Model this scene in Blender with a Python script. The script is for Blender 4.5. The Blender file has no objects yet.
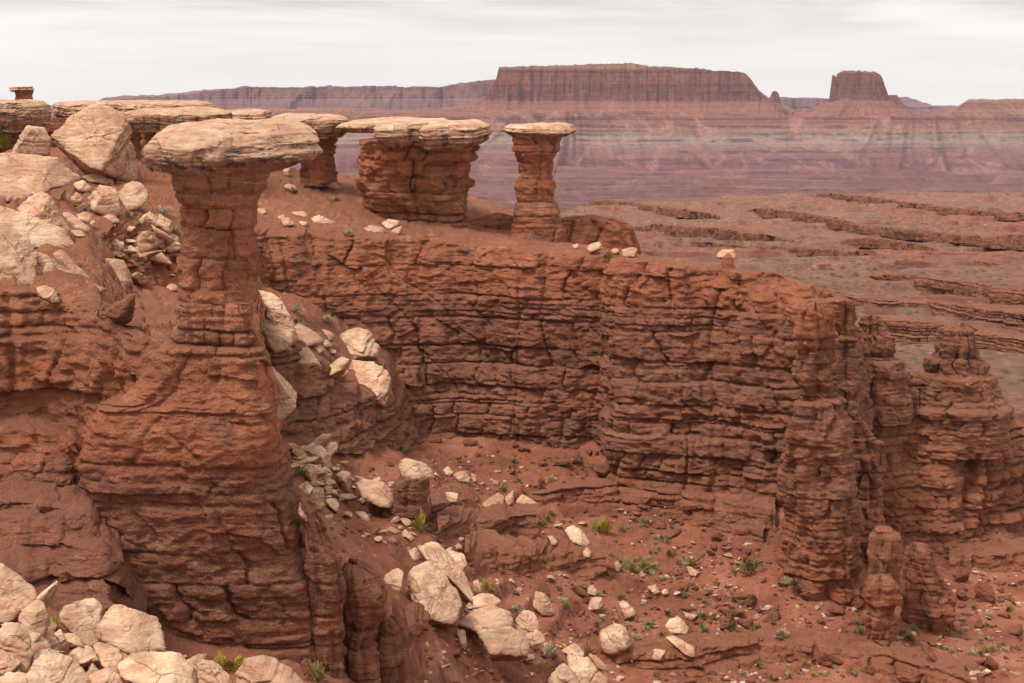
import bpy, bmesh, math, random
import numpy as np
from mathutils import Vector, Matrix

# ------------------------------------------------------------------ camera, sky, sun, exposure
F = 1422.0                      # focal length in pixels (50 mm on 36 mm)
CX, CY, HORIZON = 512.0, 341.5, 85.0
TH = math.atan((CY - HORIZON) / F)
S, C_ = math.sin(TH), math.cos(TH)
scene = bpy.context.scene
col = scene.collection
cam = bpy.data.objects.new("camera", bpy.data.cameras.new("camera"))
col.objects.link(cam)
cam.data.lens = 50.0; cam.data.sensor_width = 36.0 * 1024 / (F * 36 / 50) if False else 36.0
cam.data.clip_start = 0.1; cam.data.clip_end = 60000
cam.rotation_euler = (math.radians(90) - TH, 0, 0)
scene.camera = cam
scene.view_settings.view_transform = 'Standard'
scene.view_settings.look = 'None'
scene.view_settings.exposure = 0.74
scene.view_settings.gamma = 1.0
scene.view_settings.use_curve_mapping = False

SUN_EL, SUN_AZ = math.radians(61), math.radians(-120)      # azimuth from +Y, clockwise towards +X
sd = Vector((math.sin(SUN_AZ) * math.cos(SUN_EL), math.cos(SUN_AZ) * math.cos(SUN_EL), math.sin(SUN_EL)))
sun = bpy.data.objects.new("sun", bpy.data.lights.new("sun", 'SUN'))
HAZE = 2.2e-5                  # air density per metre
sun.data.energy = 2.0; sun.data.angle = math.radians(15); sun.data.color = (1.0, 0.95, 0.88)
sun.rotation_euler = sd.to_track_quat('Z', 'Y').to_euler()
col.objects.link(sun)


class NT:
    """short helper for building node trees"""
    def __init__(s, tree):
        s.t = tree; s.t.nodes.clear()
    def n(s, typ, **kw):
        nd = s.t.nodes.new(typ)
        for k, v in kw.items():
            if k.startswith('i_'):
                s.put(nd.inputs[k[2:].replace('_', ' ')], v)
            else:
                setattr(nd, k, v)
        return nd
    def put(s, inp, v):
        if isinstance(v, bpy.types.NodeSocket): s.t.links.new(v, inp)
        else: inp.default_value = v
    def math(s, op, a, b=0.0, c=None, clamp=False):
        nd = s.n('ShaderNodeMath', operation=op, use_clamp=clamp)
        s.put(nd.inputs[0], a); s.put(nd.inputs[1], b)
        if c is not None: s.put(nd.inputs[2], c)
        return nd.outputs[0]
    def vmul(s, v, sc, off=(0, 0, 0)):
        nd = s.n('ShaderNodeVectorMath', operation='MULTIPLY_ADD')
        s.put(nd.inputs[0], v); nd.inputs[1].default_value = sc; s.put(nd.inputs[2], off)
        return nd.outputs[0]
    def vadd(s, a, b):
        nd = s.n('ShaderNodeVectorMath', operation='ADD'); s.put(nd.inputs[0], a); s.put(nd.inputs[1], b); return nd.outputs[0]
    def noise(s, vec, scale, detail=4, rough=0.55, dist=0.0):
        nd = s.n('ShaderNodeTexNoise'); s.put(nd.inputs['Vector'], vec)
        nd.inputs['Scale'].default_value = scale; nd.inputs['Detail'].default_value = detail
        nd.inputs['Roughness'].default_value = rough; nd.inputs['Distortion'].default_value = dist
        return nd.outputs['Fac']
    def remap(s, v, a, b, c=0.0, d=1.0, smooth=False):
        nd = s.n('ShaderNodeMapRange', clamp=True)
        if smooth: nd.interpolation_type = 'SMOOTHSTEP'
        s.put(nd.inputs[0], v)
        for i, q in enumerate((a, b, c, d)): nd.inputs[i + 1].default_value = q
        return nd.outputs[0]
    def ramp(s, v, stops, interp='LINEAR'):
        nd = s.n('ShaderNodeValToRGB'); s.put(nd.inputs[0], v)
        e = nd.color_ramp; e.interpolation = interp
        while len(e.elements) > len(stops): e.elements.remove(e.elements[-1])
        while len(e.elements) < len(stops): e.elements.new(0.5)
        for el, (p, c) in zip(e.elements, stops):
            el.position = p; el.color = (*c, 1.0)
        return nd.outputs[0]
    def mix(s, f, a, b, mode='MIX'):
        nd = s.n('ShaderNodeMix', data_type='RGBA', blend_type=mode)
        s.put(nd.inputs[0], f)
        for k, q in ((6, a), (7, b)):
            s.put(nd.inputs[k], (*q, 1.0) if isinstance(q, tuple) and len(q) == 3 else q)
        return nd.outputs[2]
    def scale_col(s, c, f):
        nd = s.n('ShaderNodeVectorMath', operation='SCALE'); s.put(nd.inputs[0], c); s.put(nd.inputs[3], f); return nd.outputs[0]
    def sep(s, v):
        nd = s.n('ShaderNodeSeparateXYZ'); s.put(nd.inputs[0], v); return nd.outputs


# world: Nishita sky almost wholly hidden by an overcast of streaky stratus
world = bpy.data.worlds.new("World"); scene.world = world; world.use_nodes = True
w = NT(world.node_tree)
sky = w.n('ShaderNodeTexSky', sky_type='NISHITA', sun_disc=False, sun_elevation=SUN_EL, sun_rotation=SUN_AZ)
tc = w.n('ShaderNodeTexCoord').outputs['Generated']
dz = w.sep(tc)[2]
n1 = w.noise(w.vmul(tc, (2.4, 2.4, 24.0)), 1.0, 6, 0.55, 0.6)
n2 = w.noise(w.vmul(tc, (6.0, 6.0, 80.0), (3, 1, 7)), 1.0, 4, 0.5, 0.3)
cl = w.math('ADD', w.math('MULTIPLY', n1, 0.7), w.math('MULTIPLY', n2, 0.3))
grey = w.remap(cl, 0.36, 0.62, 0.0, 1.0, True)
hi = w.remap(dz, 0.012, 0.075, 0.0, 1.0, True)
band = w.math('MULTIPLY', w.math('SUBTRACT', 1.0, grey), w.math('ADD', 0.25, w.math('MULTIPLY', hi, 0.75)))
cloudc = w.mix(band, (0.615, 0.595, 0.577), (0.38, 0.355, 0.35))
lift = w.remap(dz, 0.07, 0.6, 1.0, 1.45, True)
cloudc = w.scale_col(cloudc, lift)
bg_sky = w.n('ShaderNodeBackground', i_Color=sky.outputs[0], i_Strength=0.08)
bg_cl = w.n('ShaderNodeBackground', i_Color=cloudc, i_Strength=1.0)
mx = w.n('ShaderNodeMixShader'); mx.inputs[0].default_value = 0.95
w.t.links.new(bg_sky.outputs[0], mx.inputs[1]); w.t.links.new(bg_cl.outputs[0], mx.inputs[2])
wo = w.n('ShaderNodeOutputWorld'); w.t.links.new(mx.outputs[0], wo.inputs['Surface'])


# ------------------------------------------------------------------ layout helpers
def P(px, py, Y):
    """world point seen at pixel (px,py) of the photograph at forward distance Y (numpy friendly)"""
    xc = (px - CX) / F; yc = (CY - py) / F
    dy = C_ + yc * S; dzz = -S + yc * C_
    k = Y / dy
    return xc * k, Y + 0 * k, dzz * k


def tag(o, label=None, cat=None, group=None, kind=None):
    for k, v in (('label', label), ('category', cat), ('group', group), ('kind', kind)):
        if v: o[k] = v
    return o


# ------------------------------------------------------------------ numpy noise
_T = np.random.default_rng(11).random((64, 64, 64)).astype(np.float32) * 2 - 1


def vnoise(x, y, z):
    x, y, z = np.broadcast_arrays(np.asarray(x, np.float32), np.asarray(y, np.float32), np.asarray(z, np.float32))
    xi = np.floor(x).astype(np.int32); yi = np.floor(y).astype(np.int32); zi = np.floor(z).astype(np.int32)
    fx = x - xi; fy = y - yi; fz = z - zi
    fx = fx * fx * (3 - 2 * fx); fy = fy * fy * (3 - 2 * fy); fz = fz * fz * (3 - 2 * fz)
    x0 = xi & 63; x1 = (xi + 1) & 63; y0 = yi & 63; y1 = (yi + 1) & 63; z0 = zi & 63; z1 = (zi + 1) & 63
    a = _T[x0, y0, z0] * (1 - fx) + _T[x1, y0, z0] * fx
    b = _T[x0, y1, z0] * (1 - fx) + _T[x1, y1, z0] * fx
    c = _T[x0, y0, z1] * (1 - fx) + _T[x1, y0, z1] * fx
    d = _T[x0, y1, z1] * (1 - fx) + _T[x1, y1, z1] * fx
    a = a * (1 - fy) + b * fy; c = c * (1 - fy) + d * fy
    return a * (1 - fz) + c * fz


def fbm(x, y, z, octv=4, gain=0.5):
    s = 0; a = 1.0
    for o in range(octv):
        s = s + a * vnoise(x * 2 ** o + 17.3 * o, y * 2 ** o + 5.1 * o, z * 2 ** o + 9.7 * o); a *= gain
    return s


def h1(i, seed=0):
    """hash of integer arrays -> 0..1"""
    v = (np.asarray(i, np.int64) * 374761393 + int(seed) * 668265263) & 0xFFFFFFFF
    v = ((v ^ (v >> 13)) * 1274126177) & 0xFFFFFFFF
    v = v ^ (v >> 16)
    return (v & 0xFFFFFF) / float(0x1000000)


def sstep(a, b, x):
    t = np.clip((x - a) / (b - a), 0, 1); return t * t * (3 - 2 * t)


# ------------------------------------------------------------------ strata: beds shared by every red cliff (functions of height)
_rng = np.random.default_rng(5)
_zones = [(6, -4, 0.7, 1.4), (-4, -10.2, 0.45, 1.5), (-10.2, -12.6, 0.4, 0.9), (-12.6, -17.6, 1.7, 3.2), (-17.6, -19.4, 0.4, 0.9),
          (-19.4, -25.0, 1.2, 2.5), (-25.0, -26.4, 0.35, 0.8), (-26.4, -31, 0.9, 2.0), (-31, -60, 0.4, 1.1)]
_b = []
for z1, z0, a, b in _zones:
    z = z1
    while z > z0 + a * 0.6:
        _b.append(z); z -= _rng.uniform(a, b)
BZ = np.array(sorted(_b))
HB = _rng.uniform(-1, 1, len(BZ) + 1)
HB[::3] -= 0.5
HB = np.clip(HB, -1, 1)
SP = _rng.uniform(0.9, 2.1, len(BZ) + 1)
_b2 = [6.0]
while _b2[-1] > -60: _b2.append(_b2[-1] - _rng.uniform(.16, .55))
BZ2 = np.array(sorted(_b2))
SEAM = _rng.uniform(0.05, 1.0, len(BZ) + 1) ** 1.6


def strata(X, Y, Z, s, amp=1.0, big=0.7, seed=0, joint=1.0, ledge=1.0, flute=.3):
    """outward displacement of a bedded, jointed cliff and a value per joint block (for the rock's own colour)"""
    zw = Z + 0.5 * vnoise(X / 23, Y / 23, 3.3) + 0.09 * vnoise(X / 4, Y / 4, 8.8) + 0.05 * vnoise(X / 1.1, Y / 1.1, Z / 0.7)
    i = np.searchsorted(BZ, zw)
    i0 = np.clip(i - 1, 0, len(BZ) - 1); i1 = np.clip(i, 0, len(BZ) - 1)
    th = np.maximum(BZ[i1] - BZ[i0], 0.3)
    up = BZ[i1] - zw; dn = zw - BZ[i0]
    dze = np.clip(np.minimum(up, dn), 0, None)
    # seams come and go along the cliff
    fade = 0.35 + 0.65 * sstep(-0.25, 0.35, vnoise(s / 5.5, i0 * 3.7 + seed, 1.7))
    seam = SEAM[np.clip(i, 0, len(SEAM) - 1)]
    bevel = np.exp(-(dze / 0.10) ** 2) * (0.12 + 0.42 * seam) * fade + np.exp(-dze / 0.25) * 0.10 * seam
    hard = HB[np.clip(i, 0, len(HB) - 1)] + 0.7 * vnoise(s / 4.0, i * 5.3, seed + 0.5)
    # joints inside the bed
    L = np.clip(th * SP[np.clip(i, 0, len(SP) - 1)], 1.5, 4.2)
    sw = s + (h1(i, 61) - .5) * .9 * (zw - BZ[i0]) + 0.4 * vnoise(s / 1.6, zw / 0.9, seed + 4.0) + 0.1 * vnoise(s / .35, zw / 0.3, seed + 9.0)
    x = sw / L + h1(i, 3) * 7
    k = np.floor(x).astype(np.int64)
    ky = k + i * 977 + seed * 31
    b0 = k + 0.42 * h1(ky, 1); b1 = k + 1 + 0.42 * h1(ky + 1, 1)
    inside = x >= b0
    cell = np.where(inside, ky, ky - 1)
    d0 = np.abs(x - b0); d1 = np.abs(b1 - x)
    near = np.where(d0 < d1, ky, ky + 1)
    dj = np.minimum(d0, d1) * L
    strength = h1(near, 7) ** 1.7 * 1.2
    jn = (np.exp(-(dj / 0.085) ** 2) * 0.5 + np.exp(-dj / 0.22) * 0.15) * strength
    blk = h1(cell, 5)
    # through-going master joints and buttresses
    u = s / 6.5 + 0.25 * vnoise(s / 3, Z / 7, seed + 2) + seed * 3.1
    kk = np.floor(u).astype(np.int64); fr = u - kk
    c0 = 0.2 + 0.6 * h1(kk, 21 + seed)
    dm = np.abs(fr - c0) * 6.5
    mj = (np.exp(-(dm / 0.14) ** 2) * 0.6 + np.exp(-dm / .6) * .35) * h1(kk, 23) * sstep(-0.5, 0.1, vnoise(kk * 1.7, Z / 5.0, seed))
    butt = fbm(s / 7.0 + seed, Z / 22.0, seed * 1.3, 3)
    med = fbm(X / 1.9, Y / 1.9, Z / 1.1, 3)
    fine = fbm(X / 0.45, Y / 0.45, Z / 0.22, 2)
    hackle = np.abs(fbm(X / 0.9 + 5, Y / 0.9, Z / 0.5, 3))
    # plates: slabs of face that have spalled to different depths
    pu = s / 2.6 + .35 * vnoise(s / 1.5, zw / 1.5, seed + 12.); pv = zw / 2.1 + .5 * vnoise(s / 3., zw / 3., seed + 14.) + .5 * (np.floor(pu) % 2)
    pc = h1(np.floor(pu).astype(np.int64) * 131 + np.floor(pv).astype(np.int64) * 7919, 41 + seed)
    plate = (np.round(pc * 4) / 4 - .5)
    zmask = np.where(th > .9, 1.0, .4)
    quiet = .45 + .75 * sstep(-.4, .3, vnoise(s / 9., zw / 6., seed + 20.))
    # thin laminae inside the beds: long continuous partings
    z2 = zw + .06 * vnoise(s / 2.2, zw, seed + 31.)
    i2 = np.searchsorted(BZ2, z2); l0 = BZ2[np.clip(i2 - 1, 0, len(BZ2) - 1)]; l1 = BZ2[np.clip(i2, 0, len(BZ2) - 1)]
    dl = np.clip(np.minimum(z2 - l0, l1 - z2), 0, None)
    f2 = sstep(-.15, .45, vnoise(s / 7., i2 * 2.3, seed + 33.)) * h1(i2, 51)
    lam = .11 * (h1(i2, 53) - .5) * (.3 + f2) - .15 * np.exp(-(dl / .05) ** 2) * f2 ** 1.5
    # slanting, wandering fractures
    fs = s + .8 * Z + 1.5 * vnoise(X / 3.1, Y / 3.1, Z / 3.1); fr_ = np.abs(vnoise(fs / 3.3, Z / 9., seed + 41.))
    frac = np.exp(-(fr_ / .035) ** 2) * .22 * sstep(.0, .4, vnoise(s / 6., Z / 4., seed + 43.))
    d = amp * (ledge * quiet * (0.30 * hard - .85 * bevel) + lam - frac - joint * (1.0 * jn * zmask + .7 * mj) + joint * 0.34 * (blk - 0.5) * zmask + joint * .6 * plate * zmask
               + 0.20 * med + 0.085 * fine - 0.2 * hackle) - flute * np.exp(-(vnoise(s / 1.5 + .25 * vnoise(s, Z / 3., 3.), Z / 14., seed + 71.) / .16) ** 2) * sstep(-.4, .2, vnoise(s / 8., Z / 9., seed + 73.)) + big * (butt + .6 * np.abs(fbm(s / 3.4 + seed, Z / 14., seed * 2.1, 2)))
    return d.astype(np.float32), (0.6 * blk + 0.4 * h1(i, 9)).astype(np.float32)


# ------------------------------------------------------------------ mesh helpers
def grid_faces(nr, nc, closed=False):
    r = np.arange(nr - 1)[:, None]; c = np.arange(nc if closed else nc - 1)[None, :]
    c2 = (c + 1) % nc
    return np.stack([r * nc + c, (r + 1) * nc + c, (r + 1) * nc + c2, r * nc + c2], -1).reshape(-1, 4)


def mesh_obj(name, V, faces, mat, parent=None, attrs=None, smooth=True, link=True):
    V = np.asarray(V, np.float32).reshape(-1, 3); faces = np.asarray(faces, np.int32)
    me = bpy.data.meshes.new(name)
    k = faces.shape[1]
    me.vertices.add(len(V)); me.vertices.foreach_set('co', V.ravel())
    me.loops.add(faces.size); me.loops.foreach_set('vertex_index', faces.ravel())
    me.polygons.add(len(faces)); me.polygons.foreach_set('loop_start', np.arange(len(faces), dtype=np.int32) * k)
    me.polygons.foreach_set('use_smooth', np.full(len(faces), smooth))
    for an, av in (attrs or {}).items():
        a = me.attributes.new(an, 'FLOAT', 'POINT'); a.data.foreach_set('value', np.asarray(av, np.float32).ravel())
    me.update(calc_edges=True); me.validate()
    me.materials.append(mat)
    o = bpy.data.objects.new(name, me)
    if link: col.objects.link(o)
    if parent: o.parent = parent; o.matrix_parent_inverse = parent.matrix_world.inverted() if False else Matrix.Translation(-parent.location)
    return o


def empty(name, loc):
    o = bpy.data.objects.new(name, None); o.location = loc; col.objects.link(o); return o


# ------------------------------------------------------------------ materials
def new_mat(name, rough=0.95):
    m = bpy.data.materials.new(name); m.use_nodes = True
    t = NT(m.node_tree)
    out = t.n('ShaderNodeOutputMaterial'); b = t.n('ShaderNodeBsdfPrincipled')
    b.inputs['Roughness'].default_value = rough; b.inputs['Specular IOR Level'].default_value = 0.15
    t.t.links.new(b.outputs[0], out.inputs[0])
    geo = t.n('ShaderNodeNewGeometry')
    return m, t, b, geo


def bump(t, b, height, dist, strength=1.0):
    bp = t.n('ShaderNodeBump'); bp.inputs['Strength'].default_value = strength; bp.inputs['Distance'].default_value = dist
    t.put(bp.inputs['Height'], height); t.t.links.new(bp.outputs[0], b.inputs['Normal'])


SOIL = (0.235, 0.088, 0.052)


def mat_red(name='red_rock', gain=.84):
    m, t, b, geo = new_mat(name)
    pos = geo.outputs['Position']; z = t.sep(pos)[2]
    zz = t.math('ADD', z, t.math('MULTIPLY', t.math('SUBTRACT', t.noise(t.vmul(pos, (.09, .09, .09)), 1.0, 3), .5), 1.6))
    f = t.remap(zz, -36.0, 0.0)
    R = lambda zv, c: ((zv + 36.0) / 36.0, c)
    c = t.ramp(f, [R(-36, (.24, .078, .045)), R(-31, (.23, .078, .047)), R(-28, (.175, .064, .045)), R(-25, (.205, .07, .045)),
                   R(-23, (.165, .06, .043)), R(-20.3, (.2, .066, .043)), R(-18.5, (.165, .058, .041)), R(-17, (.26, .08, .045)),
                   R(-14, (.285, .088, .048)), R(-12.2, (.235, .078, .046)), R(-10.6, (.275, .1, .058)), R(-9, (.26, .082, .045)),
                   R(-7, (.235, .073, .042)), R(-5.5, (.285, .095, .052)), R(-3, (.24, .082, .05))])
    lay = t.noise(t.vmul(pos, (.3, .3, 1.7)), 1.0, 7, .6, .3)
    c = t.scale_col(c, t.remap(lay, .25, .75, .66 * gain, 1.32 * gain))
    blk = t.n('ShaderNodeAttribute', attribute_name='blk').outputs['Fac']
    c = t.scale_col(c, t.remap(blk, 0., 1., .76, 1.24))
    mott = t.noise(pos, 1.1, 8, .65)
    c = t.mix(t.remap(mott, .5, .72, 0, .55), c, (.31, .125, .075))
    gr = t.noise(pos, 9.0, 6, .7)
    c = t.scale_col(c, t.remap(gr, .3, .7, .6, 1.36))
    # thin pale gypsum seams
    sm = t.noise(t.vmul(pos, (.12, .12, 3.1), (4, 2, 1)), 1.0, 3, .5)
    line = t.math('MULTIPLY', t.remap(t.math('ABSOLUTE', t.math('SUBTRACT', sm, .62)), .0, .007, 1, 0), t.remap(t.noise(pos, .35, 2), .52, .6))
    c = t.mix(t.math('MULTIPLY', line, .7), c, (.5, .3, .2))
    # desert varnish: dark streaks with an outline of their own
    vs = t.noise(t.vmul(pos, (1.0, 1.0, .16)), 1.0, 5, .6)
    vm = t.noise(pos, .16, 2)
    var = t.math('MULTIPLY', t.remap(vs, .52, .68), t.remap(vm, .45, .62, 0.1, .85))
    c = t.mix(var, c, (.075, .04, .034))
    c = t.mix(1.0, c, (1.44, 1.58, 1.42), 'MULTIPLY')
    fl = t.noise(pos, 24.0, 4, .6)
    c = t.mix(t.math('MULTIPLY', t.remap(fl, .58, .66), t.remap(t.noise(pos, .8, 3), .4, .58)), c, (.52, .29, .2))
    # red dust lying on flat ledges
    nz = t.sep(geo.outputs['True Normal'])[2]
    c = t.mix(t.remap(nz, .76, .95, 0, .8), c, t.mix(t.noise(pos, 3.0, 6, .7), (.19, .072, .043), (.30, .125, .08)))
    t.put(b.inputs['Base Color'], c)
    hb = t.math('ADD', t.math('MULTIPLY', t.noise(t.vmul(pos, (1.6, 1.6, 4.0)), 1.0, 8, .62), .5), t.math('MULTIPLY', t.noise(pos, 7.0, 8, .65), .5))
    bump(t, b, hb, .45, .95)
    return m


def mat_sand(name='pale_sandstone', cream=.93, varnish=.5):
    m, t, b, geo = new_mat(name)
    pos = geo.outputs['Position']
    rnd = t.n('ShaderNodeObjectInfo').outputs['Random']
    off = t.n('ShaderNodeCombineXYZ'); t.put(off.inputs[0], t.math('MULTIPLY', rnd, 40.0)); t.put(off.inputs[1], t.math('MULTIPLY', rnd, 17.0))
    p = t.vadd(pos, off.outputs[0])
    a = t.noise(p, .55, 6, .62, .4)
    c = t.ramp(a, [(.28, (.47 * cream, .235 * cream, .135 * cream)), (.43, (.62 * cream, .38 * cream, .24 * cream)), (.56, (.73 * cream, .50 * cream, .325 * cream)), (.72, (.78 * cream, .575 * cream, .40 * cream))])
    warm = t.math('FRACT', t.math('MULTIPLY', rnd, 7.31))
    c = t.mix(t.math('MULTIPLY', warm, .55), c, (.46 * cream, .235 * cream, .145 * cream))
    c = t.scale_col(c, t.remap(t.math('FRACT', t.math('MULTIPLY', rnd, 3.17)), 0, 1, .86, 1.1))
    sp = t.noise(p, 7.0, 8, .72)
    c = t.scale_col(c, t.remap(sp, .28, .75, .76, 1.22))
    lay = t.noise(t.vmul(p, (.7, .9, 5.5)), 1.0, 4, .6, .5)
    c = t.scale_col(c, t.remap(lay, .32, .58, .74, 1.14))
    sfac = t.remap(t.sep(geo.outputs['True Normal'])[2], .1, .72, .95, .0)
    c = t.mix(t.math('MULTIPLY', sfac, t.remap(t.noise(p, .5, 4), .3, .5)), c, (.36 * cream, .165 * cream, .095 * cream))  # steep faces browned: weathered tone, plus side shading painted into the colour
    # rusty and black varnish patches
    v = t.noise(t.vmul(p, (.9, .9, .38), (9, 0, 0)), 1.0, 6, .68)
    nz = t.sep(geo.outputs['True Normal'])[2]
    side = t.remap(nz, .15, .5, 1.0, .12)
    c = t.mix(t.math('MULTIPLY', t.math('MULTIPLY', t.remap(v, .56 - .1 * varnish, .68 - .1 * varnish), side), varnish + .15), c, (.25, .125, .075))
    v2 = t.noise(t.vmul(p, (1.1, 1.1, .3), (2, 5, 0)), 1.0, 6, .7)
    c = t.mix(t.math('MULTIPLY', t.math('MULTIPLY', t.remap(v2, .60 - .1 * varnish, .68 - .1 * varnish), side), varnish + .15), c, (.085, .06, .05))
    du = t.noise(t.vadd(p, (3.0, 8.0, 1.0)), .9, 5, .65)
    c = t.mix(t.math('MULTIPLY', t.remap(du, .5, .66), .65), c, (.38, .17, .105))
    # hairline cracks
    vo = t.n('ShaderNodeTexVoronoi', feature='DISTANCE_TO_EDGE'); t.put(vo.inputs['Vector'], t.vadd(p, t.vmul(t.n('ShaderNodeTexNoise', i_Vector=p, i_Scale=1.1).outputs['Color'], (.4, .4, .4)))); vo.inputs['Scale'].default_value = .45
    ck = t.math('MULTIPLY', t.remap(vo.outputs['Distance'], .002, .012, 1, 0), t.remap(t.noise(p, .7, 2), .5, .56))
    c = t.mix(t.math('MULTIPLY', ck, .4), c, (.16, .085, .055))
    t.put(b.inputs['Base Color'], c)
    hb = t.math('ADD', t.math('MULTIPLY', lay, .5), t.math('MULTIPLY', t.noise(p, 5.0, 8, .66), .6))
    hb = t.math('SUBTRACT', hb, t.math('MULTIPLY', ck, .4))
    bump(t, b, hb, .2, .85)
    return m


def mat_soil():
    m, t, b, geo = new_mat('red_soil')
    pos = geo.outputs['Position']
    nz = t.sep(geo.outputs['True Normal'])[2]
    c = t.ramp(t.noise(pos, .22, 7, .62), [(.32, (.19, .066, .039)), (.5, (.295, .106, .06)), (.68, (.39, .16, .097))])
    c = t.scale_col(c, t.remap(t.noise(pos, 3.5, 8, .7), .25, .75, .66, 1.32))
    vo = t.n('ShaderNodeTexVoronoi'); t.put(vo.inputs['Vector'], pos); vo.inputs['Scale'].default_value = 4.5
    peb = t.math('MULTIPLY', t.remap(vo.outputs['Distance'], .16, .24, 1, 0), t.remap(t.noise(pos, .5, 4), .5, .62))
    pc = t.ramp(t.sep(vo.outputs['Color'])[0], [(0, (.09, .04, .03)), (.5, (.26, .115, .075)), (.8, (.36, .2, .135)), (1, (.5, .35, .25))])
    c = t.mix(t.math('MULTIPLY', peb, .85), c, pc)
    v2 = t.n('ShaderNodeTexVoronoi'); t.put(v2.inputs['Vector'], pos); v2.inputs['Scale'].default_value = 11.
    p2 = t.math('MULTIPLY', t.remap(v2.outputs['Distance'], .15, .28, 1, 0), t.remap(t.noise(pos, .9, 4), .42, .6))
    c = t.mix(t.math('MULTIPLY', p2, .7), c, t.ramp(t.sep(v2.outputs['Color'])[1], [(0, (.08, .035, .027)), (.6, (.22, .09, .06)), (.85, (.4, .22, .15)), (1, (.55, .38, .27))]))
    rock = t.ramp(t.noise(t.vmul(pos, (.5, .5, 4)), 1.0, 6, .62), [(.3, (.11, .042, .03)), (.55, (.2, .07, .045)), (.75, (.29, .105, .062))])
    c = t.mix(t.remap(nz, .72, .5), c, rock)
    t.put(b.inputs['Base Color'], c)
    bump(t, b, t.math('ADD', t.noise(pos, 4.0, 9, .7), t.math('ADD', t.math('MULTIPLY', peb, .25), t.math('MULTIPLY', p2, .12))), .26, .9)
    return m


def mat_plain():
    m, t, b, geo = new_mat('desert_plain')
    pos = geo.outputs['Position']; nz = t.sep(geo.outputs['True Normal'])[2]
    c = t.ramp(t.noise(pos, .013, 9, .66, .4), [(.34, (.275, .097, .061)), (.45, (.25, .104, .069)), (.55, (.21, .108, .073)), (.68, (.29, .138, .092))])
    c = t.scale_col(c, t.remap(t.noise(pos, .2, 10, .8), .32, .7, .62, 1.72))
    # scrub: separate dots, thicker in some patches
    vo = t.n('ShaderNodeTexVoronoi'); t.put(vo.inputs['Vector'], pos); vo.inputs['Scale'].default_value = .36
    dot = t.math('MULTIPLY', t.remap(vo.outputs['Distance'], .28, .42, 1, 0), t.remap(t.noise(pos, .02, 5), .4, .56, .25, 1.))
    c = t.mix(t.math('MULTIPLY', dot, .9), c, t.mix(t.sep(vo.outputs['Color'])[0], (.06, .05, .03), (.16, .13, .08)))
    peb = t.n('ShaderNodeTexVoronoi'); t.put(peb.inputs['Vector'], t.vadd(pos, (9., 4., 0.))); peb.inputs['Scale'].default_value = .22
    c = t.mix(t.math('MULTIPLY', t.remap(peb.outputs['Distance'], .12, .2, 1, 0), t.remap(t.noise(pos, .03, 4), .5, .62)), c, (.5, .3, .21))
    rock = t.ramp(t.noise(t.vmul(pos, (.16, .16, .8)), 1.0, 9, .72), [(.32, (.09, .034, .028)), (.5, (.19, .063, .044)), (.68, (.34, .12, .075))])
    c = t.mix(t.remap(t.math('ADD', nz, t.math('MULTIPLY', t.math('SUBTRACT', t.noise(pos, .09, 6, .7), .5), .07)), .87, .70), c, rock)
    t.put(b.inputs['Base Color'], c)
    bump(t, b, t.noise(pos, .3, 10, .8), 2.2, .9)
    return m


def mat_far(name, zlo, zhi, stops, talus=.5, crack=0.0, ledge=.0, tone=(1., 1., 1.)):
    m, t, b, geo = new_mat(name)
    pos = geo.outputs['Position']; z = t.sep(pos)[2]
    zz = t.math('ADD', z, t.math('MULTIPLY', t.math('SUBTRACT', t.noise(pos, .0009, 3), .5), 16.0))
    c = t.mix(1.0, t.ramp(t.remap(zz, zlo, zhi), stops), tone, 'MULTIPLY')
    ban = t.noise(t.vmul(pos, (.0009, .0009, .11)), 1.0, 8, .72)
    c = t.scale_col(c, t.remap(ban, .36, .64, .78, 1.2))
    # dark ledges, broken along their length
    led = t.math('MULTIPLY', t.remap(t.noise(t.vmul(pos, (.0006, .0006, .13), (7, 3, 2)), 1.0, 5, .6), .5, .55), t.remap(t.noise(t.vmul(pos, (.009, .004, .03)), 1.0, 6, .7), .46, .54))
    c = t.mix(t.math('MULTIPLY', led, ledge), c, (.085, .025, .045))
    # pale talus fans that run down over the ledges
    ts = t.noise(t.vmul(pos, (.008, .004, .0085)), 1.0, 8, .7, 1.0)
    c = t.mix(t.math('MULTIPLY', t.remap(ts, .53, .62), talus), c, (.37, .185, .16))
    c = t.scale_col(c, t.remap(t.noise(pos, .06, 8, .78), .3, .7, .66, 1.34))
    if crack:
        ck = t.noise(t.vmul(pos, (.085, .03, .006)), 1.0, 8, .75)
        c = t.mix(t.math('MULTIPLY', t.remap(ck, .5, .6), crack), c, (.12, .045, .038))
    t.put(b.inputs['Base Color'], c)
    bump(t, b, t.noise(t.vmul(pos, (.03, .03, .08)), 1.0, 8, .75), 16.0, .9)
    return m


def mat_leaf(name, c1, c2):
    m, t, b, geo = new_mat(name, .8)
    rnd = t.n('ShaderNodeNewGeometry').outputs['Random Per Island']
    t.put(b.inputs['Base Color'], t.mix(rnd, c1, c2))
    return m


M_RED = mat_red()
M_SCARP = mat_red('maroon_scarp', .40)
M_SAND = mat_sand()
M_CAP = mat_sand('caprock_sandstone', .86, .9)
M_SOIL = mat_soil()
M_PLAIN = mat_plain()
M_GREY = mat_leaf('grey_sage', (.30, .235, .13), (.45, .36, .21))
M_GREEN = mat_leaf('green_scrub', (.2, .16, .055), (.31, .25, .09))
M_YEL = mat_leaf('yellow_rabbitbrush', (.5, .34, .03), (.26, .24, .06))
M_WOOD = mat_leaf('dry_twig', (.1, .07, .05), (.16, .11, .08))


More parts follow.
